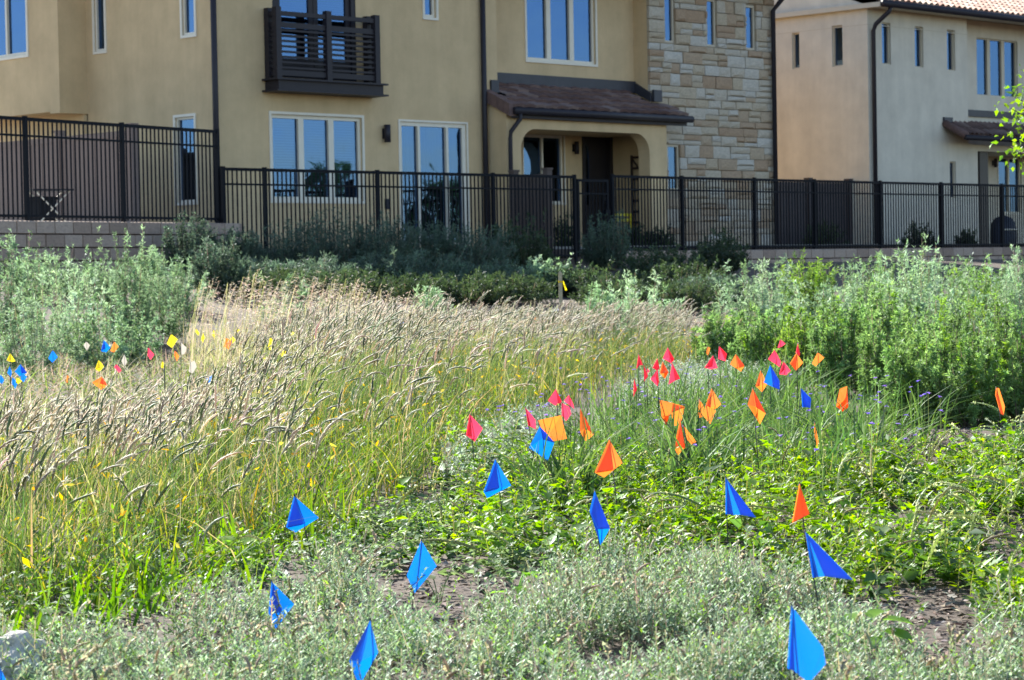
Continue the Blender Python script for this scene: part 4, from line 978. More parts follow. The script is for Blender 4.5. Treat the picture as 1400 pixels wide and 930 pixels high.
def straps():
    V = Veg(); Fv = Veg(); cl = []
    poly = G((735, 640), (770, 592), (900, 560), (1010, 535), (1110, 545), (1190, 590), (1270, 605), (1255, 640), (1180, 660), (1000, 655), (860, 650), z=.02)
    c = poly_pts(poly, 8); c = c[nosoil(c, .2)]
    extra = np.array([ground(x, y)[:2] for x, y in ((1040, 560), (1060, 552), (1025, 568), (790, 630), (820, 640), (770, 620), (850, 630), (1200, 615), (1230, 610), (930, 640), (960, 630), (990, 560))])
    veil = np.array([hpx(x, d)[:2] for x, d in ((748, 8.3), (762, 8.4), (772, 8.42), (740, 8.25), (797, 8.35), (912, 9.05), (922, 9.0), (905, 9.05), (932, 8.45), (944, 8.5), (968, 8.85), (976, 8.9), (1150, 9.8), (1160, 9.85), (1116, 8.35), (1072, 11.6), (1010, 11.8))]); c = np.concatenate([c, extra, veil]); k = 34; q = np.repeat(c, k, 0)+rng.normal(0, .06, (len(c)*k, 2)); n = len(q)
    h = rng.uniform(.12, .40, n); h[-len(veil)*k:] *= 1.12; cols = mixc(n, [(.07, .145, .04), (.11, .20, .05), (.18, .26, .11), (.04, .085, .025)], [4, 4, 2, 3])
    P = blades(V, q, h, np.abs(rng.normal(.75, .45, n)), rng.uniform(.0025, .005, n), cols, wind=.25)
    q2 = poly_pts(poly, 170); q2 = q2[nosoil(q2, .2)]; n2 = len(q2); blades(V, q2, rng.uniform(.06, .22, n2), np.abs(rng.normal(.6, .4, n2)), rng.uniform(.002, .004, n2), mixc(n2, [(.12, .2, .06), (.17, .27, .05), (.3, .3, .14)], [4, 3, 1]), wind=.2)
    # small violet flowers
    qf = poly_pts(G((640, 620), (780, 560), (900, 530), (1100, 560), (1250, 575), (1310, 620), (1200, 690), (1000, 680), (820, 650), z=.05), 17); m = len(qf); B = on_ground(qf); B[:, 2] += rng.uniform(.12, .30, m)
    K = 6; az = rng.uniform(0, 6.28, (m, 1))+1.05*np.arange(K)[None]; D = np.stack([np.cos(az), np.sin(az), rng.uniform(-.3, .7, (m, K))], -1)
    Fv.leaf(np.repeat(B, K, 0), D.reshape(-1, 3), np.tile([[0, 0, 1.]], (m*K, 1)), rng.uniform(.010, .017, m*K), rng.uniform(.005, .008, m*K), mixc(m*K, [(.26, .16, .55), (.36, .24, .62), (.18, .12, .45)], [3, 3, 2]))
    Z = np.linspace(0, 1, 3)[None, :, None]; base = B.copy(); base[:, 2] = 0
    V.ribbon(base[:, None]*(1-Z)+B[:, None]*Z, norm(rot_from(m)), np.full((m, 3), .0012), tint(m, (.12, .18, .06)))
    V.build('strap_leaves', M['grass'], label='dark green strap leaved clumps around the orange and red flags', cat='plants', kind='stuff')
    qw = poly_pts(poly, 130); qw = qw[nosoil(qw, .1)]; nw = len(qw); LV = Veg(); shoots(LV, qw, rng.uniform(.04, .18, nw), 10, .036, .008, [(.14, .25, .03), (.18, .30, .05), (.22, .28, .16), (.09, .16, .03)], [4, 3, 3, 3], lean=.6, up=.5, lobes=.5)
    LV.build('leafy_undergrowth', M['leaf'], label='small green leaves growing between the strap leaved clumps', cat='ground cover', kind='stuff')
    Fv.build('violet_flowers', M['leaf'], label='tiny violet flowers scattered over the strap leaved clumps', cat='flowers', kind='stuff')
straps()
def silver():
    V = Veg()
    for poly, dens in ((G((845, 565), (870, 520), (960, 497), (1020, 505), (1060, 528), (1040, 548), (920, 568), z=.05), 420), (G((600, 650), (640, 610), (720, 575), (770, 570), (740, 620), (660, 665), z=.04), 420)):
        q = poly_pts(poly, dens); n = len(q); h = np.clip(.13+.08*noise2(q[:, 0], q[:, 1], .7, 41)+rng.normal(0, .03, n), .05, .26)
        shoots(V, q, h, 12, .035, .0055, [(.27, .35, .24), (.34, .42, .31), (.19, .27, .15)], [4, 3, 3], lean=.4, up=.8, stem=(.2, .2, .13))
    V.build('silver_ground_cover', M['sage'], label='low silvery ground cover behind the red flags', cat='ground cover', kind='stuff')
    # fresh bright grass tufts along the edge of the tall grass
    V = Veg(); cs = [(455, 672), (480, 660), (505, 655), (430, 690), (525, 645), (330, 775), (350, 765), (700, 585), (410, 735), (230, 820), (165, 838), (90, 860), (575, 632)]
    for (x, y) in cs:
        g = ground(x, y)[:2]; k = 40; q = g+rng.normal(0, .11, (k, 2)); blades(V, q, rng.uniform(.06, .2, k), np.abs(rng.normal(.5, .3, k)), rng.uniform(.0028, .006, k), mixc(k, [(.13, .28, .02), (.19, .33, .03), (.09, .2, .02)], [4, 3, 3]), wind=.2)
    V.build('grass_tufts', M['grass'], label='fresh bright green grass tufts along the edge of the foxtails', cat='grass', kind='stuff')
silver()
def rough():
    """short dry growth behind the foxtails on the left, and the litter under the shrubs"""
    V = Veg(); poly = [Q(-90, 10), Q(150, 10.4), Q(310, 11), Q(350, 13.5), Q(350, 20), Q(420, 24), Q(920, 25), Q(1500, 26), Q(1500, 33), Q(-90, 33)]
    q = poly_pts(poly, 120); q = q[inview(q)]; q = q[(q[:, 1] < 23) | (rng.random(len(q)) < .05)]; n = len(q)
    blades(V, q, rng.uniform(.05, .26, n), np.abs(rng.normal(.8, .5, n)), rng.uniform(.003, .006, n), mixc(n, [(.42, .36, .25), (.30, .26, .17), (.16, .2, .07), (.2, .28, .06), (.5, .45, .36)], [4, 3, 3, 2, 2]), wind=.4)
    q = poly_pts([Q(-60, 11), Q(330, 11.5), Q(340, 21), Q(-60, 22)], 60); n = len(q); shoots(V, q, rng.uniform(.05, .16, n), 7, .05, .010, [(.14, .22, .06), (.22, .27, .14), (.35, .32, .22)], [3, 3, 2], lean=.5)
    V.build('dry_growth', M['grass'], label='short dry straw and low green growth among the distant left flags', cat='ground cover', kind='stuff')
    # wild oats
    V = Veg(); poly = [Q(255, 20), Q(300, 17.5), Q(560, 21), Q(600, 25), Q(420, 27), Q(240, 25)]; q = poly_pts(poly, 48); q = q[rng.random(len(q)) < np.clip(.35+1.2*noise2(q[:, 0], q[:, 1], 1.6, 77), .03, 1)]; n = len(q); P0 = on_ground(q)
    H = rng.uniform(.50, .84, n)*np.interp(project(np.column_stack([q, np.full(n, .5)]))[0], [420, 560, 620], [1, .85, .6])+np.where(rng.random(n) < .08, .12, 0); wd = norm(WIND[None]+rng.normal(0, .3, (n, 3))*[1, 1, 0]); t = np.linspace(0, 1, 5)[None, :, None]; ln = rng.uniform(.05, .3, n)
    SP = P0[:, None]+np.array([0, 0, 1.])*H[:, None, None]*t+wd[:, None]*(H*ln)[:, None, None]*t**2
    V.ribbon(SP, rot_from(n), np.full((n, 5), .002), mixc(n, [(.4, .36, .22), (.3, .3, .13)], [1, 1]))
    K = 20; f = rng.uniform(.72, 1, (n, K)); B = SP[:, 3:4]*(1-(f[..., None]-.75)*4)+SP[:, 4:5]*((f[..., None]-.75)*4); D = norm(wd[:, None]*1.0+np.array([0, 0, -.25])+rng.normal(0, .45, (n, K, 3)))
    B = B+D*rng.uniform(0, .08, (n, K, 1)); V.leaf(B.reshape(-1, 3), D.reshape(-1, 3), norm(rng.normal(0, 1, (n*K, 3))), rng.uniform(.02, .045, n*K), rng.uniform(.002, .004, n*K), mixc(n*K, [(.47, .39, .30), (.56, .48, .38), (.36, .30, .22)], [4, 3, 2]))
    q = poly_pts(poly, 110); n = len(q); blades(V, q, rng.uniform(.15, .5, n), np.abs(rng.normal(.4, .3, n)), rng.uniform(.002, .004, n), mixc(n, [(.36, .34, .17), (.22, .26, .09), (.48, .42, .3)], [3, 2, 2]), wind=.5)
    V.build('wild_oats', M['straw'], label='pinkish beige wild oat plumes at the back left of the grass', cat='grass', kind='stuff')
    # litter on bare soil
    V = Veg()
    for p in SOIL:
        q = poly_pts(p, 1500); n = len(q); B = on_ground(q); B[:, 2] += rng.uniform(.003, .012, n); D = rot_from(n)+np.array([0, 0, 1.])*rng.normal(0, .2, n)[:, None]
        V.leaf(B, D, np.tile([[0, 0, 1.]], (n, 1))+rng.normal(0, .4, (n, 3)), rng.uniform(.012, .05, n), rng.uniform(.002, .008, n), mixc(n, [(.24, .19, .15), (.16, .12, .09), (.34, .29, .24), (.10, .075, .055)], [4, 3, 2, 3]))
    q = poly_pts([Q(-120, 3.7), Q(1520, 3.7), Q(1520, 12), Q(-120, 12)], 120); q = q[inview(q)]; n = len(q); B = on_ground(q); B[:, 2] += .006
    V.leaf(B, rot_from(n), np.tile([[0, 0, 1.]], (n, 1))+rng.normal(0, .4, (n, 3)), rng.uniform(.015, .05, n), rng.uniform(.002, .006, n), mixc(n, [(.24, .19, .15), (.16, .12, .09), (.34, .29, .24)], [4, 3, 2]))
    V.build('bark_litter', M['chip'], label='brown bark chips and dry litter on the bare soil', cat='mulch', kind='stuff')
rough()

# ------------------------------------------------------------------ shrubs
PALS = {
 'soft': ([(.16, .245, .13), (.215, .32, .18), (.10, .165, .075)], [4, 3, 3]),
 'grey': ([(.21, .32, .17), (.28, .39, .24), (.15, .24, .11)], [4, 3, 3]),
 'mint': ([(.26, .39, .21), (.33, .46, .28), (.18, .29, .13)], [4, 3, 3]),
 'green': ([(.15, .265, .085), (.21, .345, .12), (.09, .165, .045), (.18, .32, .05)], [4, 3, 3, 1.5]),
 'dark': ([(.075, .115, .075), (.10, .15, .10), (.05, .08, .05)], [4, 3, 3]),  # house shade put into the leaf colours
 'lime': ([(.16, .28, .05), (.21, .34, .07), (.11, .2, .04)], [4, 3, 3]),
 'deep': ([(.035, .06, .025), (.05, .08, .03)], [1, 1]),  # near black leaves, still more shade put into their colour
}
def shrub(px, d, ytop, wpx, pal, style, label, group=None, name='shrub', zb=None, dens=1.0):
    g = hpx(px, d); zg = float(h_terrain(np.array(g[0]), np.array(g[1]))) if zb is None else zb
    top = at(px, ytop-(13 if group in (G2, G4) else 5 if group == G1 else 2 if group == G3 else 0), d)[2]; H = max(.2, top-zg); Rr = wpx/2*d/FPX
    root = empty(name, (g[0], g[1], zg), 0, label, 'shrub' if name == 'shrub' else 'plant', group)
    lod = np.clip(16/d, .5, 1.3)
    V = Veg(); S = Veg(); dens = .62 if group == G1 else dens; n = int((50+115*min(Rr, 1.2))*dens); cols, wts = PALS[pal]
    a = rng.uniform(0, 6.28, n); rr = np.sqrt(rng.random(n)); spread = {'up': .75, 'dome': 1.0, 'plume': .9}[style]
    env = np.sqrt(np.clip(1-.72*rr**2, .05, 1)) if style != 'up' else (1-.30*rr**2)
    hh = H*env*rng.uniform(.38, 1.0, n)**.6; hh[:3] = H*rng.uniform(.9, 1, 3); low = rng.random(n) < .28; hh = np.where(low, hh*rng.uniform(.25, .6, n), hh); rr = np.where(low, .75+.3*rng.random(n), rr)
    tipx = np.cos(a)*rr*Rr*spread; tipy = np.sin(a)*rr*Rr*spread; b = .35
    T = np.stack([tipx, tipy, hh], -1); B = np.stack([tipx*b+rng.normal(0, .03, n), tipy*b+rng.normal(0, .03, n), np.zeros(n)], -1)
    t = np.linspace(0, 1, 6)[None, :, None]; mid = B*.5+T*.5+np.stack([tipx*.18, tipy*.18, -.06*hh], -1)
    P = (1-t)**2*B[:, None]+2*t*(1-t)*mid[:, None]+t**2*T[:, None]
    S.ribbon(P, rot_from(n), np.full((n, 6), .004)*np.linspace(1, .4, 6), tint(n, (.15, .12, .08)))
    # side sprigs then leaves
    K = int({'up': 21, 'dome': 16, 'plume': 13}[style]); f = rng.uniform(.06, 1, (n, K))**.85; f[:, -1] = 1
    idx = (f*5).astype(int).clip(0, 4); fr = (f*5-idx)[..., None]; ii = np.arange(n)[:, None]
    C0 = P[ii, idx]*(1-fr)+P[ii, idx+1]*fr; Tg = norm(P[ii, idx+1]-P[ii, idx]); sl = {'up': .055, 'dome': .09, 'plume': .10}[style]*(1.15-.6*f[..., None])*(.6+.5*min(Rr, 1.2))
    D = norm(Tg*{'up': 1.1, 'dome': .7, 'plume': 1.0}[style]+rng.normal(0, .6, (n, K, 3))+np.array([0, 0, .35])); m = n*K
    C0 = C0.reshape(-1, 3); D = D.reshape(-1, 3); sl = np.broadcast_to(sl, (n, K, 1)).reshape(-1)*rng.uniform(.6, 1.4, m)
    Lf = int(round(9*lod)); g_ = np.linspace(.1, 1, Lf)[None]; A0 = C0[:, None]+D[:, None]*(sl[:, None]*g_)[..., None]
    ld = norm(D[:, None]*.7+rng.normal(0, .75, (m, Lf, 3))); ll = {'up': .030, 'dome': .026, 'plume': .032}[style]/np.sqrt(lod)*(.8+.35*min(d/20, 1.6)); lw = ll*{'up': .13, 'dome': .24, 'plume': .12}[style]
    c = np.repeat(np.repeat(mixc(n, cols, wts, .10, .03), K, 0)*(1+rng.normal(0, .10, (m, 1))), Lf, 0)*(1+rng.normal(0, .12, (m*Lf, 1)))
    V.leaf(A0.reshape(-1, 3), ld.reshape(-1, 3), norm(rng.normal(0, 1, (m*Lf, 3))+np.array([0, 0, .6])), ll*rng.uniform(.6, 1.3, m*Lf), lw*rng.uniform(.7, 1.3, m*Lf), np.clip(c, .004, .9))
    V.build('foliage', M['sage'] if pal in ('grey', 'mint') else M['leaf'], root); S.build('stems', M['sage'], root)
    return root
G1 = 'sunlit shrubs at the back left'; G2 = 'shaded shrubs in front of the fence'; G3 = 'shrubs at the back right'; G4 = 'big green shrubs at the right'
for a in [
 (12, 25, 318, 130, 'soft', 'up', 'sunlit green shrub at the left edge below the block wall', G1),
 (95, 23, 352, 150, 'mint', 'plume', 'pale mint shrub, second from the left edge, with two blue flags in front', G1),
 (40, 21, 385, 130, 'grey', 'plume', 'low grey shrub at the left edge above the yellow flag', G1),
 (172, 24.5, 318, 105, 'soft', 'up', 'tall spiky green shrub overlapping the end of the left block wall', G1),
 (218, 25, 350, 100, 'soft', 'plume', 'soft green shrub leaning right beside the tall spiky one', G1),
 (150, 21.5, 405, 150, 'grey', 'dome', 'low grey green shrub above the blue and orange flag pair', G1),
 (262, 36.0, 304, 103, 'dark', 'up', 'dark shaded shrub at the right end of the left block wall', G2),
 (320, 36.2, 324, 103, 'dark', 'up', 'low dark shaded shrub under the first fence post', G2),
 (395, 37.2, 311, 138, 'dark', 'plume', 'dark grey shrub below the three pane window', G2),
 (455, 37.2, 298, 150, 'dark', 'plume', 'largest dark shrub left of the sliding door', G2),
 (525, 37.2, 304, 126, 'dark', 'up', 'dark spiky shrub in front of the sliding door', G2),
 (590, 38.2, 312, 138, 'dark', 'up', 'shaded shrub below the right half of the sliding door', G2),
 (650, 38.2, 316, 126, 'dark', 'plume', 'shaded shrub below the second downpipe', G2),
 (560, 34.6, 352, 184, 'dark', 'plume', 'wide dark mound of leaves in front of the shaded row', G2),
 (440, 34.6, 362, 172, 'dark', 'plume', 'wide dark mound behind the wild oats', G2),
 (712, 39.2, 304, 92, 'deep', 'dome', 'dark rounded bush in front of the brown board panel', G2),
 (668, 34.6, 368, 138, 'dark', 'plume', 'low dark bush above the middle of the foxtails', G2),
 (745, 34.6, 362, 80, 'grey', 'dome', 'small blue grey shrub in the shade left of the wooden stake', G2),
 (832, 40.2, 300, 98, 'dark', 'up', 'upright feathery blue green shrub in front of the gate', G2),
 (790, 34.6, 372, 126, 'deep', 'dome', 'low shade darkened bush behind the wooden stake', G2),
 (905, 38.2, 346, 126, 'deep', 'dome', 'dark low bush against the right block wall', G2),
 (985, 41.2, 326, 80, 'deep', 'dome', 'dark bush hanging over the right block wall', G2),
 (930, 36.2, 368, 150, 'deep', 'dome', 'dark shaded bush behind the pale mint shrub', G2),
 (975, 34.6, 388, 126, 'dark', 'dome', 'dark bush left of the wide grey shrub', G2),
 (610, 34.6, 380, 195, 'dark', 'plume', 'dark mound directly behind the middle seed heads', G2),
 (510, 34.6, 385, 161, 'deep', 'dome', 'shade darkened mound behind the middle seed heads', G2),
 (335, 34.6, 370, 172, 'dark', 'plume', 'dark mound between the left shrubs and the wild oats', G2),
 (720, 34.6, 395, 150, 'deep', 'plume', 'low shade darkened mound left of the wooden stake', G2),
 (985, 19, 438, 110, 'green', 'up', 'light green shrub at the right end of the foxtails', G4),
 (1240, 12.4, 470, 120, 'green', 'up', 'low front part of the green shrubs above the bare soil', G4),
 (1325, 12.2, 455, 140, 'green', 'up', 'green shrub left of the narrow red orange flag', G4),
 (1300, 29, 350, 160, 'grey', 'plume', 'distant grey shrub below the beige house window', G3),
 (1215, 29, 348, 130, 'green', 'plume', 'distant green shrub left of the tallest silver one', G3),
 (1375, 30, 352, 130, 'grey', 'dome', 'distant pale shrub under the block wall near the right edge', G3),
 (1070, 29, 356, 120, 'grey', 'plume', 'distant grey shrub between the wide grey and yellow green ones', G3),
 (60, 29, 345, 120, 'soft', 'plume', 'soft green shrub close under the left block wall', G1),
 (125, 29.5, 346, 110, 'grey', 'plume', 'grey green shrub close under the left block wall, beside the tall spiky one', G1),
 (205, 30, 342, 110, 'soft', 'up', 'feathery shrub under the right half of the left block wall', G1),
 (245, 29, 355, 100, 'grey', 'plume', 'dull green shrub where the left shrubs meet the shade', G1),
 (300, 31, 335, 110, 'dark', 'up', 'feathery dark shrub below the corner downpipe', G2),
 (640, 32.4, 385, 150, 'deep', 'plume', 'low shade darkened mound in the shade above the middle of the seed heads', G2),  # this and the deep mounds below are added to darken the shaded band
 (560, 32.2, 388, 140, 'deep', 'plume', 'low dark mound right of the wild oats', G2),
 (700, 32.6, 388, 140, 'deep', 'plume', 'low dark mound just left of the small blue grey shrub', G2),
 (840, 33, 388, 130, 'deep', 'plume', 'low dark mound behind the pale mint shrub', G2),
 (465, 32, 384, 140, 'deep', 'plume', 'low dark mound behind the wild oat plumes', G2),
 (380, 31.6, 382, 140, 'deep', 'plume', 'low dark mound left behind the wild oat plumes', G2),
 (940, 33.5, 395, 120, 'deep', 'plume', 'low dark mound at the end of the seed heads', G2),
 (400, 26, 382, 90, 'grey', 'dome', 'grey green shrub half hidden by wild oats', G1),
 (592, 23, 392, 75, 'mint', 'up', 'pair of pale mint spires rising behind the foxtails', G3),
 (868, 23.5, 372, 150, 'mint', 'plume', 'pale mint shrub just right of the wooden stake', G3),
 (820, 22, 390, 70, 'mint', 'up', 'small pale shrub spilling over the seed heads right of the stake', G3),
 (1035, 25, 358, 160, 'grey', 'plume', 'wide grey shrub with branches reaching left', G3),
 (1105, 26, 338, 110, 'lime', 'up', 'yellow green shrub with upright tips below the second fence post', G3),
 (1170, 25, 352, 130, 'grey', 'plume', 'grey shrub between the lime green one and the tallest silver one', G3),
 (1250, 23.5, 322, 150, 'mint', 'plume', 'tallest silver shrub touching the right fence', G3),
 (1335, 25, 352, 130, 'green', 'plume', 'soft green shrub right of the tallest silver one', G3),
 (1398, 24, 340, 100, 'grey', 'plume', 'silver shrub at the right edge under the block wall', G3),
 (1290, 21, 385, 150, 'grey', 'dome', 'low grey shrub behind the big green ones', G3),
 (1120, 21, 388, 150, 'grey', 'dome', 'low grey mound behind the upright green shrubs', G3),
 (1040, 17.5, 428, 120, 'green', 'up', 'light green shrub directly behind the back red flags', G4),
 (1100, 16.5, 432, 100, 'lime', 'dome', 'fresh green shrub behind the orange flag group', G4),
 (1150, 15, 415, 130, 'green', 'up', 'upright green shrub to the right of the back flags', G4),
 (1200, 16.5, 395, 150, 'green', 'up', 'tall green shrub behind the upright ones', G4),
 (1215, 13.4, 425, 120, 'green', 'up', 'big green shrub behind the lone orange flag by the flowers', G4),
 (1275, 12.8, 418, 150, 'green', 'up', 'biggest dark based green shrub at the right', G4),
 (1330, 14.5, 405, 140, 'green', 'plume', 'green shrub holding three tiny orange flags', G4),
 (1385, 12.6, 428, 130, 'green', 'up', 'green shrub at the right edge above the narrow red orange flag', G4),
]:
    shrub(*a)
for (u, w, h, wp_, pal, lab) in ((uw(868, 320, -.9)[0], -.9, .55, 40, 'deep', 'small dark potted plant behind the right fence near the porch'), (uw(900, 320, -.9)[0], -.9, .5, 46, 'deep', 'small dark plant before the stone bay'), (uw(1128, 320, -.5)[0], -.5, .65, 60, 'deep', 'dark plant before the board fence between the houses'),
        (uw(1257, 310, -.8)[0], -.8, .62, 44, 'deep', 'dark round bush on the beige house patio'), (uw(1322, 320, -.8)[0], -.8, .45, 30, 'deep', 'small dark plant left of the porch post'), (uw(770, 310, -1.2)[0], -1.2, .75, 40, 'deep', 'dark plant behind the gate beside the board panel')):
    p = W3(u, w, 0); px_, _ = project(p+np.array([0, 0, 1.5])); d_ = float((p-CC)@CF); yt = project(np.array([p[0], p[1], 1.28+h]))[1]
    shrub(float(px_), d_, float(yt), wp_, pal, 'dome', lab, 'plants on the patios', 'patio_plant', zb=1.27, dens=.6)

# ------------------------------------------------------------------ trees at the right, outside the frame but for one branch
def tree(pos, H, cr, label, seed, leafL, cols, wts, nbr=26, per=150, trunk_h=.3, flat=.85):
    r = np.random.default_rng(seed); zg = float(h_terrain(np.array(pos[0]), np.array(pos[1]))); root = empty('young_tree', (pos[0], pos[1], zg), 0, label, 'tree', 'trees beyond the right edge')
    T = MB(); T.tube([(0, 0, -.1), (.03, .02, H*.3), (0, .05, H*.6), (.02, 0, H*.9)], .05+H*.012, 8, .015)
    V = Veg(); 
    for k in range(nbr):
        a = r.uniform(0, 6.28); zz = H*r.uniform(trunk_h, .95); out = cr*math.sqrt(max(.08, 1-((zz/H-.62)/.42)**2))*r.uniform(.6, 1)
        e = Vector((math.cos(a)*out, math.sin(a)*out, zz+out*.25)); s_ = Vector((0, 0, max(.3, zz-out*.45))); T.tube([s_, s_.lerp(e, .5)+Vector((0, 0, .08*out)), e], .012+.004*H, 5, .004)
        n = per; f = rng.uniform(.35, 1.05, n)[:, None]; P = np.array(s_)[None]*(1-f)+np.array(e)[None]*f+rng.normal(0, .11*cr, (n, 3)); D = norm(rng.normal(0, 1, (n, 3))+np.array([0, 0, -.3]))
        V.leaf(P, D, norm(rng.normal(0, 1, (n, 3))+np.array([0, 0, .8])), leafL*rng.uniform(.6, 1.3, n), leafL*.28*rng.uniform(.7, 1.2, n), mixc(n, cols, wts))
    T.build('trunk', M['bark'], root); V.build('crown', M['leaf'], root); return root
pb = at(1392, 130, 24.0)
tree((pb[0]+.74, pb[1]+.1), 2.78, .95, 'young lime green tree whose branch enters at the upper right edge', 4, .075, [(.16, .30, .03), (.22, .38, .04), (.11, .22, .03)], [4, 3, 2], nbr=22, per=70, trunk_h=.55)
for (x, y, h, cr, sd) in ((24.0, 40.7, 3.4, 1.3, 1), (27.5, 41.6, 4.3, 1.6, 4), (29.5, 45.4, 3.9, 1.6, 2), (31, 49.6, 4.2, 1.8, 3)):
    tree((x, y), h, cr, 'leafy tree standing out of frame to the right, seen only in window reflections', sd, .16, [(.07, .12, .03), (.1, .16, .04), (.05, .09, .02)], [4, 3, 2], nbr=30, per=130)

# ------------------------------------------------------------------ leaves one can pick apart, rock, stake
def broadleaf(px, y, n, size, label, col, hmax=.12, shape=.42):
    g = ground(px, y); root = empty('broad_leaf_plant', (g[0], g[1], 0), 0, label, 'plant', 'broad leaved plants in the foreground'); rr = random.Random(int(px*7+y))
    mt = film_mat('broad_leaf', col, .5, tuple(min(1, c*1.7) for c in col))
    mb = MB(); S = 6
    for i in range(S+1):
        t = i/S; w = shape*math.sin(math.pi*min(1, t*.93+.07))**.7*(1-.25*t); zc = -.22*t*t
        mb.v += [(t, -w, zc+w*.28+.03*math.sin(9*t)), (t, 0, zc), (t, w, zc+w*.28+.03*math.cos(8*t))]
    for i in range(S):
        b = 3*i; mb.f += [(b, b+1, b+4, b+3), (b+1, b+2, b+5, b+4)]; mb.sm += [True, True]
    me = mb.mesh('leaf', mt); st = MB()
    for k in range(n):
        a = 2.4*k+rr.uniform(-.4, .4); r_ = rr.uniform(.02, .07)*size/.07; z = rr.uniform(.03, hmax); s_ = size*rr.uniform(.7, 1.2)
        p = (math.cos(a)*r_, math.sin(a)*r_, z); inst('leaf', me, root, p, (rr.uniform(-.3, .3), rr.uniform(-.5, .25), a), (s_, s_, s_)); st.tube([(0, 0, 0), (p[0]*.5, p[1]*.5, z*.7), p], .0016, 5)
    st.build('stems', mt, root)
for a in [(322, 790, 7, .085, 'broad bright green leaves at the foot of the tall grass', (.17, .33, .02)),
 (330, 800, 4, .06, 'small rounded green leaves beside the broadest bright leaf', (.15, .28, .03)),
 (1210, 776, 6, .07, 'rounded grey green leaves in the weeds right of the wide blue triangle flag', (.16, .24, .09)),
 (1330, 690, 7, .08, 'glossy green leaves near the right edge above the bare soil', (.10, .22, .03)),
 (1015, 800, 5, .05, 'round leaf cluster under the upright blue flag in the sage', (.16, .30, .04)),
 (1180, 905, 7, .06, 'bright leaves beside the nearest blue flag', (.15, .29, .03)),
 (705, 838, 4, .045, 'single bright green sprig on the sage right of the bare soil', (.2, .42, .02)),
 (600, 838, 5, .04, 'dull rounded leaves on the bare soil by the kite shaped blue flag', (.15, .2, .08)),
 (690, 605, 7, .09, 'fresh upright leaves left of the blue and orange flag pair', (.13, .32, .02)),
 (735, 600, 6, .08, 'yellow green leaves at the edge of the seed heads', (.25, .36, .03)),
 (1290, 760, 5, .06, 'small leaves at the edge of the right bare soil', (.12, .22, .05)),
 (80, 915, 5, .05, 'few green leaves in the sage near the pale rock', (.14, .26, .05)),
 (1060, 925, 6, .055, 'low green leaves at the bottom edge left of the nearest blue flag', (.14, .28, .04)),
 (960, 690, 7, .075, 'lime green leaves under the orange flags in the middle', (.22, .42, .02))]:
    broadleaf(*a)
def rock():
    g = ground(13, 938); root = empty('rock', (g[0], g[1], 0), .3, 'pale grey rock at the lower left corner of the field', 'rock'); import bmesh
    bm = bmesh.new(); bmesh.ops.create_icosphere(bm, subdivisions=4, radius=1)
    for v in bm.verts:
        c = v.co; n = .16*math.sin(3*c.x+1)+.12*math.sin(5*c.y+2*c.z)+.07*math.sin(9*c.x-7*c.z)+.03*math.sin(17*c.y+13*c.x)
        c *= 1+n; n2 = .05*math.sin(23*c.x+11*c.z)*math.sin(19*c.y); c *= 1+n2; c.x *= .095; c.y *= .08; c.z = max(c.z, -.4)*.075
        c.z = round(c.z/.012)*.005+c.z*.42
    me = bpy.data.meshes.new('rock_body'); bm.to_mesh(me); bm.free(); me.materials.append(M['rock'])
    o = bpy.data.objects.new('rock_body', me); COL.objects.link(o); o.parent = root; o.location = (0, 0, .035)
    g = ground(-2, 900)
rock()
def stake():
    p = at(767, 430, 25.0); zt = at(767, 370, 25.0)[2]; r = empty('wooden_stake', (p[0], p[1], 0), 0, 'weathered wooden stake standing in the shade behind the seed heads', 'stake')
    mb = MB(); mb.box(-.02, .02, -.014, .014, -.05, zt-.03); mb.add([(-.02, -.014, zt-.029), (.02, -.014, zt-.029), (.02, .014, zt-.029), (-.02, .014, zt-.029), (0, 0, zt)], [(0, 1, 4), (1, 2, 4), (2, 3, 4), (3, 0, 4), (3, 2, 1, 0)]); mb.build('shaft', M['twig'], r)
    rb = empty('ribbon', (p[0], p[1], zt-.11), 0, 'yellow ribbon tied to the wooden stake', 'ribbon')
    mb = MB(); mb.box(-.023, .023, -.017, .017, -.02, .0); mb.build('knot', FL['yellow'], rb)
    mb = MB(); vs = []
    for i in range(6): t = i/5; vs += [(.022+.03*t, -.01+.02*math.sin(4*t), -.01-.10*t), (.034+.035*t, .012*math.cos(5*t), -.0-.10*t)]
    mb.add(vs, [(2*i, 2*i+1, 2*i+3, 2*i+2) for i in range(5)]); mb.build('tail', FL['yellow'], rb)
stake()

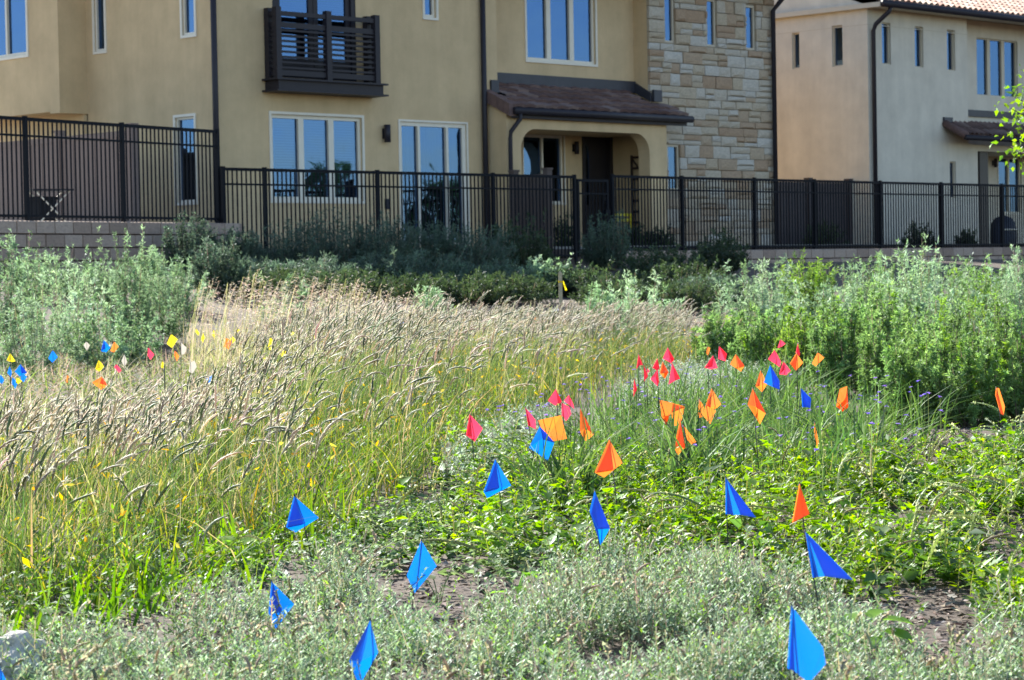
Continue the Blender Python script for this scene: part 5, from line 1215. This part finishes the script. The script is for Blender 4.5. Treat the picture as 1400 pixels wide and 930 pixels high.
# ------------------------------------------------------------------ marker flags
FG = 'marker flags planted across the plot'
FGROUP = {'blue': 'blue marker flags', 'orange': 'orange marker flags', 'red': 'red marker flags', 'yellow': 'yellow marker flags', 'white': 'white marker flags'}
def flag(col, d, pts, facets, label, base=None, seed=0):
    """pts: outline points of the hanging film as (x, y[, toward camera in cm]); pts[0] is where it is tied to the wire.
    facets: strings of point letters, 'x2' suffix = film doubled over."""
    P = []
    for p in pts:
        w = at(p[0], p[1], d - (p[2] if len(p) > 2 else 0)/100.0); P.append(w)
    A0 = P[0]; rr = random.Random(seed*31+int(pts[0][0]))
    bx, by = (at(base, 500, d)[:2] if base is not None else (A0[0]+rr.uniform(-.02, .02), A0[1]+rr.uniform(-.01, .02)))
    root = empty('marker_flag', (bx, by, 0), rr.uniform(-.0, .0), label, 'flag', FGROUP[col])
    org = np.array([bx, by, 0]); mb = MB(); n = 4
    for fc in facets:
        dbl = fc.endswith('2'); ids = [ord(c)-65 for c in fc.rstrip('2')]
        for k in range(1, len(ids)-1):
            a, b, c = P[ids[0]]-org, P[ids[k]]-org, P[ids[k+1]]-org; nrm = np.cross(b-a, c-a); L = np.linalg.norm(nrm); nrm = nrm/max(L, 1e-9); bul = .13*math.sqrt(L)*rr.choice([-1, 1])
            for lay in range(2 if dbl else 1):
                idx = {}; vs = []
                for i in range(n+1):
                    for j in range(n+1-i):
                        u, v = i/n, j/n; w = 1-u-v; p = a*w+b*u+c*v + nrm*bul*(4*u*v*w) + np.array([0, .004*lay, 0]); idx[(i, j)] = len(vs); vs.append(p)
                fs = []
                for i in range(n):
                    for j in range(n-i):
                        fs.append((idx[(i, j)], idx[(i+1, j)], idx[(i, j+1)]))
                        if i+j < n-1: fs.append((idx[(i+1, j)], idx[(i+1, j+1)], idx[(i, j+1)]))
                mb.add(vs, fs, True)
    mb.build('flag_sheet', FL[col], root)
    wr_ = MB(); top = A0-org; wr_.tube([(0, 0, -.05), (top[0]*.5+rr.uniform(-.006, .006), top[1]*.5+.003, top[2]*.5), (top[0], top[1]+.004, top[2]+.004)], (.0017 if d < 9 else .0019), 5); wr_.build('wire', M['wire'], root)
    return root
T_ = ['ABE2', 'AED', 'BCE', 'ECD']      # tent: top A, left B, bottom C, right D, crease E; left half folded double
TR = ['ABE', 'AED2', 'BCE', 'ECD']
K_ = ['ABC', 'ACD']
K2 = ['ABC2', 'ACD']
S_ = ['ABC']
FLAGS = [
 # nearest blue
 ('blue', 6.7, [(402, 678), (391, 721), (404, 728), (436, 708), (415, 716, 2)], T_, 'blue flag folded like a tent beside the tall grass, left of all near blue flags', 428),
 ('blue', 5.7, [(576, 739), (556, 787), (567, 811), (597, 774), (556, 792)], ['ABC', 'ACD'], 'kite shaped blue flag above the bare dark soil', 553),
 ('blue', 4.25, [(506, 848), (477, 903), (491, 938), (517, 892), (492, 905, 2)], T_, 'blue flag cut by the bottom edge, half folded dark on its left', 488),
 ('blue', 5.3, [(371, 795), (367, 838), (377, 860), (402, 826), (385, 834, 2)], T_, 'blue flag half hidden by sage flower spikes at lower left', 372),
 ('blue', 5.9, [(813, 671), (806, 699), (821, 746), (834, 722), (817, 723, 2)], ['ABE2', 'AED2', 'BCE', 'ECD'], 'narrow deep blue diamond flag hanging over the sage in the middle', 820),
 ('blue', 7.0, [(677, 628), (661, 672), (666, 681), (699, 664), (682, 667, 2)], T_, 'blue tent shaped flag just below the lone red flag', 686),
 ('blue', 6.3, [(992, 653), (992, 703), (1034, 708), (1002, 704, 1), (1012, 704, 1)], ['ABD2', 'ADE', 'AEC2'], 'blue triangle flag on a straight wire right of the orange tent flag', 993),
 ('blue', 5.05, [(1101, 727), (1111, 790), (1166, 793), (1118, 789, 1), (1127, 788, 1)], ['ABD2', 'ADE', 'AEC2'], 'wide blue triangle flag pointing right, above the nearest blue one', 1126),
 ('blue', 3.7, [(1082, 828), (1077, 914), (1106, 934), (1129, 908), (1085, 917), (1125, 885)], ['ABE2', 'AECF', 'FCD'], 'nearest and largest bright blue flag at the lower right', 1079),
 ('blue', 4.0, [(-1, 910), (-8, 940), (9, 936), (8, 930)], ['ABC', 'ACD'], 'corner of a blue flag cut off at the lower left corner', -2),
 ('blue', 8.4, [(738, 583), (723, 612), (749, 630), (758, 605), (741, 600, 1)], ['ABE', 'AED2', 'BCE', 'ECD'], 'blue flag behind green blades, touching the square orange flag', 748),
 ('blue', 10.5, [(1053, 499), (1044, 523), (1066, 533), (1066, 521), (1056, 529, 1.5)], ['ABE', 'AEC2', 'ACD2'], 'blue flag leaning over an orange one in the back right group', 1050),
 ('blue', 10.0, [(1095, 531), (1097, 557), (1108, 558), (1109, 545), (1102, 557, 1)], ['ABE2', 'AEC2', 'ACD2'], 'small dark blue folded flag on the soil right of the back group', 1088),
 # orange
 ('orange', 7.0, [(833, 601), (813, 646), (826, 653), (851, 633), (838, 642, 2)], T_, 'largest orange flag, folded like a tent above the blue diamond', 843),
 ('orange', 8.0, [(1029, 531), (1022, 553), (1039, 580), (1047, 565), (1033, 556, 2)], ['ABE', 'AED2', 'BCE', 'ECD'], 'long orange diamond flag standing alone left of the dark blue one', 1040),
 ('orange', 6.4, [(1093, 661), (1083, 715), (1107, 703), (1089, 690, 1)], ['ABC2'], 'slim orange triangle flag above the wide blue triangle', 1104),
 ('orange', 8.6, [(735, 575), (747, 605), (775, 600), (767, 568), (755, 587, -1)], ['ABE', 'BCE', 'CDE', 'DAE'], 'square orange flag spread flat, next to the blue flag behind blades', 766),
 ('orange', 8.5, [(793, 558), (793, 590), (801, 604), (812, 594), (800, 585, 2)], TR, 'tall narrow orange flag right of the square orange one', 797),
 ('orange', 9.2, [(902, 547), (905, 572), (911, 581), (917, 564, 1), (922, 582), (930, 583), (936, 556), (919, 551)], ['ABD', 'BCD2', 'ADH', 'HDG2', 'DEF', 'DFG'], 'ragged orange flag veiled by violet flowers', 930),
 ('orange', 8.6, [(930, 574), (921, 612), (927, 622), (937, 612), (929, 611, 1)], ['ABE2', 'AED2', 'BCE', 'ECD'], 'folded orange flag with a lit hem below the veiled one', 932),
 ('orange', 8.7, [(934, 581), (940, 602), (946, 608), (952, 604)], ['ABC', 'ACD'], 'light orange sliver flag leaning right of the folded hem flag', 945),
 ('orange', 9.3, [(973, 531), (964, 556), (977, 560), (986, 553), (971, 557, 1)], T_, 'top orange flag of the tight trio in the middle right', 984),
 ('orange', 9.2, [(956, 546), (954, 572), (961, 570), (962, 555)], ['ABC', 'ACD'], 'left orange flag of the tight trio, seen edge on', 957),
 ('orange', 9.0, [(965, 554), (961, 568), (971, 580), (979, 562)], ['ABC', 'ACD'], 'lower orange flag of the tight trio, crossed by stems', 971),
 ('orange', 10.6, [(1040, 506), (1033, 528), (1042, 536), (1049, 525), (1038, 527, 1)], T_, 'orange flag tucked behind the leaning blue flag', 1042),
 ('orange', 12.0, [(1006, 484), (998, 498), (1013, 508), (1018, 500), (1010, 503, 1)], TR, 'orange flag left of the back group beside a red one', 1008),
 ('orange', 12.0, [(1089, 483), (1080, 497), (1088, 507), (1098, 496)], K2, 'orange kite flag at the top of the back group', 1089),
 ('orange', 12.6, [(1118, 482), (1110, 497), (1115, 501), (1127, 489)], K_, 'orange flag half hidden by the green shrub right of the back group', 1118),
 ('orange', 10.0, [(1158, 528), (1148, 532), (1143, 556), (1152, 563), (1160, 557), (1155, 545, 1)], ['ABF', 'BCF', 'CDF2', 'DEF2', 'EAF2'], 'red orange flag among violet flowers before the big green shrub', 1158),
 ('orange', 9.6, [(1362, 530), (1361, 540), (1368, 566), (1372, 568), (1374, 556), (1366, 531)], ['ABC2', 'ACD2', 'ADEF'], 'narrow rolled red orange flag at the right edge', 1372),
 ('orange', 16.0, [(1314, 451), (1312, 456), (1317, 456)], S_, 'tiny orange flag speck in the shrubs, leftmost of those at the right edge', 1314),
 ('orange', 16.0, [(1342, 445), (1340, 450), (1346, 452)], S_, 'tiny orange flag speck in the middle of the right hand shrub', 1343),
 ('orange', 16.0, [(1371, 444), (1369, 452), (1374, 450)], S_, 'upper of two tiny orange specks stacked in the far right shrub', 1371),
 ('orange', 15.5, [(1373, 454), (1371, 459), (1375, 461)], S_, 'lower of two tiny orange specks stacked in the far right shrub', 1373),
 ('orange', 12.4, [(967, 474), (966, 483), (968, 487), (971, 476)], K_, 'faint small orange flag behind the back left red flags', 967),
 ('orange', 8.5, [(1114, 578), (1113, 590), (1117, 612), (1119, 604)], K_, 'faded orange strip hanging low among the violet flowers', 1116),
 ('orange', 12.2, [(906, 494), (902, 510), (909, 518), (914, 509), (909, 510, 1)], ['ABE2', 'AED2', 'BCE', 'ECD2'], 'dull orange flag in the middle of the red cluster', 909),
 # red
 ('red', 9.0, [(642, 566), (637, 595), (649, 604), (660, 586), (645, 597, 1.5)], T_, 'lone red flag at the edge of the tall grass', 648),
 ('red', 9.2, [(718, 557), (722, 582), (733, 587), (732, 574), (725, 581, 1)], ['ABE2', 'AED', 'BCE', 'ECD'], 'narrow red flag above the square orange one', 731),
 ('red', 9.6, [(760, 532), (749, 548), (760, 555), (769, 551), (762, 552, 1)], ['ABE', 'AED2', 'BCE'], 'upper red flag of the crumpled trio at the grass edge', 766),
 ('red', 9.5, [(778, 540), (771, 548), (785, 559), (784, 553)], K_, 'right red flag of the crumpled trio at the grass edge', 779),
 ('red', 9.4, [(768, 551), (768, 568), (774, 576), (781, 566), (778, 556)], ['ABC', 'ACD', 'ADE'], 'lower red flag of the crumpled trio, resting on the square orange one', 776),
 ('red', 12.5, [(873, 484), (870, 505), (879, 499), (874, 500, 1)], ['ABD2', 'ADC2'], 'slim red flag at the left end of the red cluster', 871),
 ('red', 12.0, [(880, 498), (881, 522), (886, 514), (884, 509)], ['ABC2', 'ACD2'], 'dark red folded flag below the left end of the red cluster', 881),
 ('red', 12.3, [(884, 503), (884, 507), (886, 511), (888, 507)], K_, 'small bright red flag peeping behind the dark red folded one', 886),
 ('red', 11.4, [(867, 517), (866, 543), (871, 532)], ['ABC2'], 'dark crimson flag edge on, lowest left of the red cluster', 868),
 ('red', 12.5, [(899, 490), (892, 503), (899, 507), (902, 504)], ['ABC2', 'ACD2'], 'red flag directly above the pink one in the cluster', 899),
 ('red', 12.0, [(899, 505), (889, 518), (899, 528), (901, 522), (896, 515, 1)], ['ABE', 'BCE', 'CDE2', 'DAE2'], 'pinkish red flag at the bottom middle of the red cluster', 899),
 ('red', 12.9, [(913, 475), (906, 490), (918, 497), (922, 491), (916, 489, 1)], ['ABE', 'BCE', 'CDE2', 'DAE2'], 'topmost red flag of the cluster', 920),
 ('red', 12.0, [(919, 496), (914, 526), (930, 518), (922, 521, 1)], ['ABD', 'ADC2'], 'largest red flag at the right of the cluster', 931),
 ('red', 12.6, [(975, 486), (963, 503), (972, 505), (981, 503), (974, 501, 1)], T_, 'red tent flag spread low beside the silver plants', 975),
 ('red', 13.0, [(983, 473), (982, 491), (992, 494), (994, 484)], ['ABC', 'ACD2'], 'red flag rising behind the low red tent flag', 986),
 ('red', 12.2, [(1059, 478), (1050, 491), (1066, 502), (1068, 495), (1060, 491, 1)], ['ABE', 'BCE', 'CDE', 'DAE'], 'pink red kite flag in the middle of the back group', 1062),
 ('red', 11.8, [(1071, 494), (1065, 512), (1075, 513), (1081, 507), (1072, 505, 1)], T_, 'red flag veiled by twigs below the pink kite flag', 1071),
 ('red', 12.8, [(1091, 469), (1088, 483), (1093, 487), (1094, 485)], ['ABC2', 'ACD2'], 'thin dark red flag peeking above the orange kite flag', 1091),
 ('red', 15.0, [(1067, 464), (1063, 476), (1069, 474), (1074, 470)], K_, 'faint red flag inside the light green shrub', 1065),
 # yellow
 ('yellow', 17.5, [(14, 483), (9, 493), (16, 495), (21, 494), (15, 493, 1)], T_, 'yellow flag above the blue bunch at the left edge', 14),
 ('yellow', 15.0, [(23, 516), (21, 524), (25, 525), (30, 521)], K_, 'small yellow flag inside the blue bunch at the left edge', 24),
 ('yellow', 16.5, [(135, 492), (130, 505), (136, 508), (142, 501), (136, 503, 1)], T_, 'bright yellow flag above the ragged orange pair', 135),
 ('yellow', 19.0, [(234, 457), (228, 470), (235, 476), (243, 464)], K_, 'largest yellow flag, square, under the left shrubs', 233),
 ('yellow', 17.0, [(222, 493), (220, 502), (223, 504), (224, 497)], K_, 'dull yellow folded flag below the red one at the left', 222),
 ('yellow', 20.0, [(317, 459), (313, 467), (318, 470), (322, 465)], K_, 'yellow flag peeping behind an orange one', 317),
 ('yellow', 22.0, [(268, 449), (267, 454), (271, 459), (273, 456)], K_, 'farthest bright yellow flag of the back left row', 269),
 ('yellow', 21.0, [(278, 455), (275, 463), (277, 469), (280, 462)], K_, 'yellow flag second in the back left row', 278),
 ('yellow', 22.0, [(292, 450), (290, 458), (293, 463), (294, 456)], K_, 'orange yellow flag third in the back left row', 292),
 ('yellow', 22.0, [(325, 449), (323, 453), (325, 455), (328, 452)], K_, 'tiny yellow flag right of the white speck row', 325),
 ('yellow', 15.0, [(386, 474), (381, 483), (387, 489), (392, 480)], K_, 'yellow flag half hidden by seed heads', 387),
 ('yellow', 15.5, [(369, 461), (366, 476), (370, 479), (376, 468)], K_, 'yellow scrap of a flag between dark seed heads', 369),
 ('yellow', 16.0, [(433, 452), (427, 458), (432, 465), (438, 455)], K_, 'rightmost yellow flag among the seed heads', 433),
 ('yellow', 17.0, [(400, 452), (397, 458), (400, 462), (402, 456)], K_, 'small yellow flag tip left of the rightmost yellow one', 400),
 # far blue
 ('blue', 16.0, [(28, 498), (20, 508), (27, 515), (37, 510), (29, 510, 1)], TR, 'blue flag topmost in the bunch at the left edge', 27),
 ('blue', 16.0, [(13, 501), (10, 510), (15, 516), (16, 508)], K_, 'slim blue flag left in the bunch at the left edge', 14),
 ('blue', 15.2, [(31, 511), (28, 518), (32, 523), (37, 515)], K_, 'blue flag right below the topmost one of the left bunch', 31),
 ('blue', 15.0, [(17, 515), (16, 524), (21, 532), (24, 524)], K_, 'lowest dark blue flag of the left bunch', 19),
 ('blue', 15.5, [(1, 512), (-3, 522), (3, 525), (6, 520)], K_, 'blue flag cut by the left edge of the photo', 1),
 ('blue', 17.5, [(72, 479), (66, 490), (72, 496), (79, 488)], K_, 'blue flag alone under the mint shrub', 72),
 ('blue', 18.5, [(142, 465), (138, 480), (145, 482), (151, 475), (144, 476, 1)], T_, 'blue flag paired with an orange one under the left shrubs', 143),
 ('blue', 13.5, [(291, 513), (281, 518), (286, 524), (291, 516)], K_, 'crumpled blue flag low among seed heads at the left', 287),
 ('blue', 19.5, [(548, 438), (544, 445), (549, 449), (556, 443)], K_, 'blue flag scrap showing between the middle seed heads', 548),
 ('blue', 22.5, [(761, 421), (759, 426), (763, 428), (765, 424)], K_, 'tiny blue flag at the foot of the wooden stake', 761),
 # far orange and red
 ('orange', 18.5, [(156, 467), (151, 480), (156, 482), (162, 474)], K_, 'orange flag paired with a blue one under the left shrubs', 155),
 ('orange', 15.5, [(139, 515), (126, 523), (138, 533), (147, 527), (136, 524, 1)], ['ABE', 'BCE', 'CDE', 'DAE2'], 'ragged wide orange flag in front of the yellow one at the left', 139),
 ('orange', 16.0, [(92, 512), (90, 521), (92, 524), (94, 515)], K_, 'small faded orange flag in the dry growth at the left', 92),
 ('orange', 18.0, [(239, 479), (238, 486), (242, 494), (245, 487)], K_, 'slim orange flag right of the red one at the left', 240),
 ('orange', 19.0, [(309, 462), (306, 474), (313, 478), (317, 466)], K_, 'pale orange flag in front of a yellow one', 311),
 ('orange', 21.0, [(732, 434), (729, 441), (732, 445), (736, 440)], K_, 'pale orange flag at the crest of the seed heads', 732),
 ('red', 18.0, [(202, 475), (202, 487), (206, 492), (211, 485)], K_, 'red orange flag alone at the left below the largest yellow one', 204),
 ('red', 16.5, [(159, 498), (156, 502), (163, 510), (166, 506)], K_, 'small crumpled red flag beside the white one at the left', 160),
 # white
 ('white', 19.0, [(118, 467), (114, 472), (119, 480), (123, 472)], K_, 'pinkish white square flag before the grey shrub at the left', 119),
 ('white', 17.0, [(170, 484), (166, 494), (170, 501), (174, 495)], K_, 'white flag right of the bright yellow one', 170),
 ('white', 18.5, [(247, 468), (248, 485), (252, 484), (256, 476)], K_, 'white triangle flag right of the largest yellow flag', 249),
 ('white', 16.5, [(260, 496), (258, 508), (263, 511), (269, 502), (266, 493)], ['ABC', 'ACD', 'ADE'], 'white folded flag lowest of the white ones', 262),
 ('white', 21.0, [(332, 455), (330, 460), (333, 463), (334, 457)], K_, 'tiny white flag speck at the right of the back row', 332),
]
for i, (c, d, pts, fc, lab, bx) in enumerate(FLAGS): flag(c, d, pts, fc, lab, bx, i)
print('TRIS', sum(t for _, t in TRIS), [t for t in TRIS if t[1] > 60000])
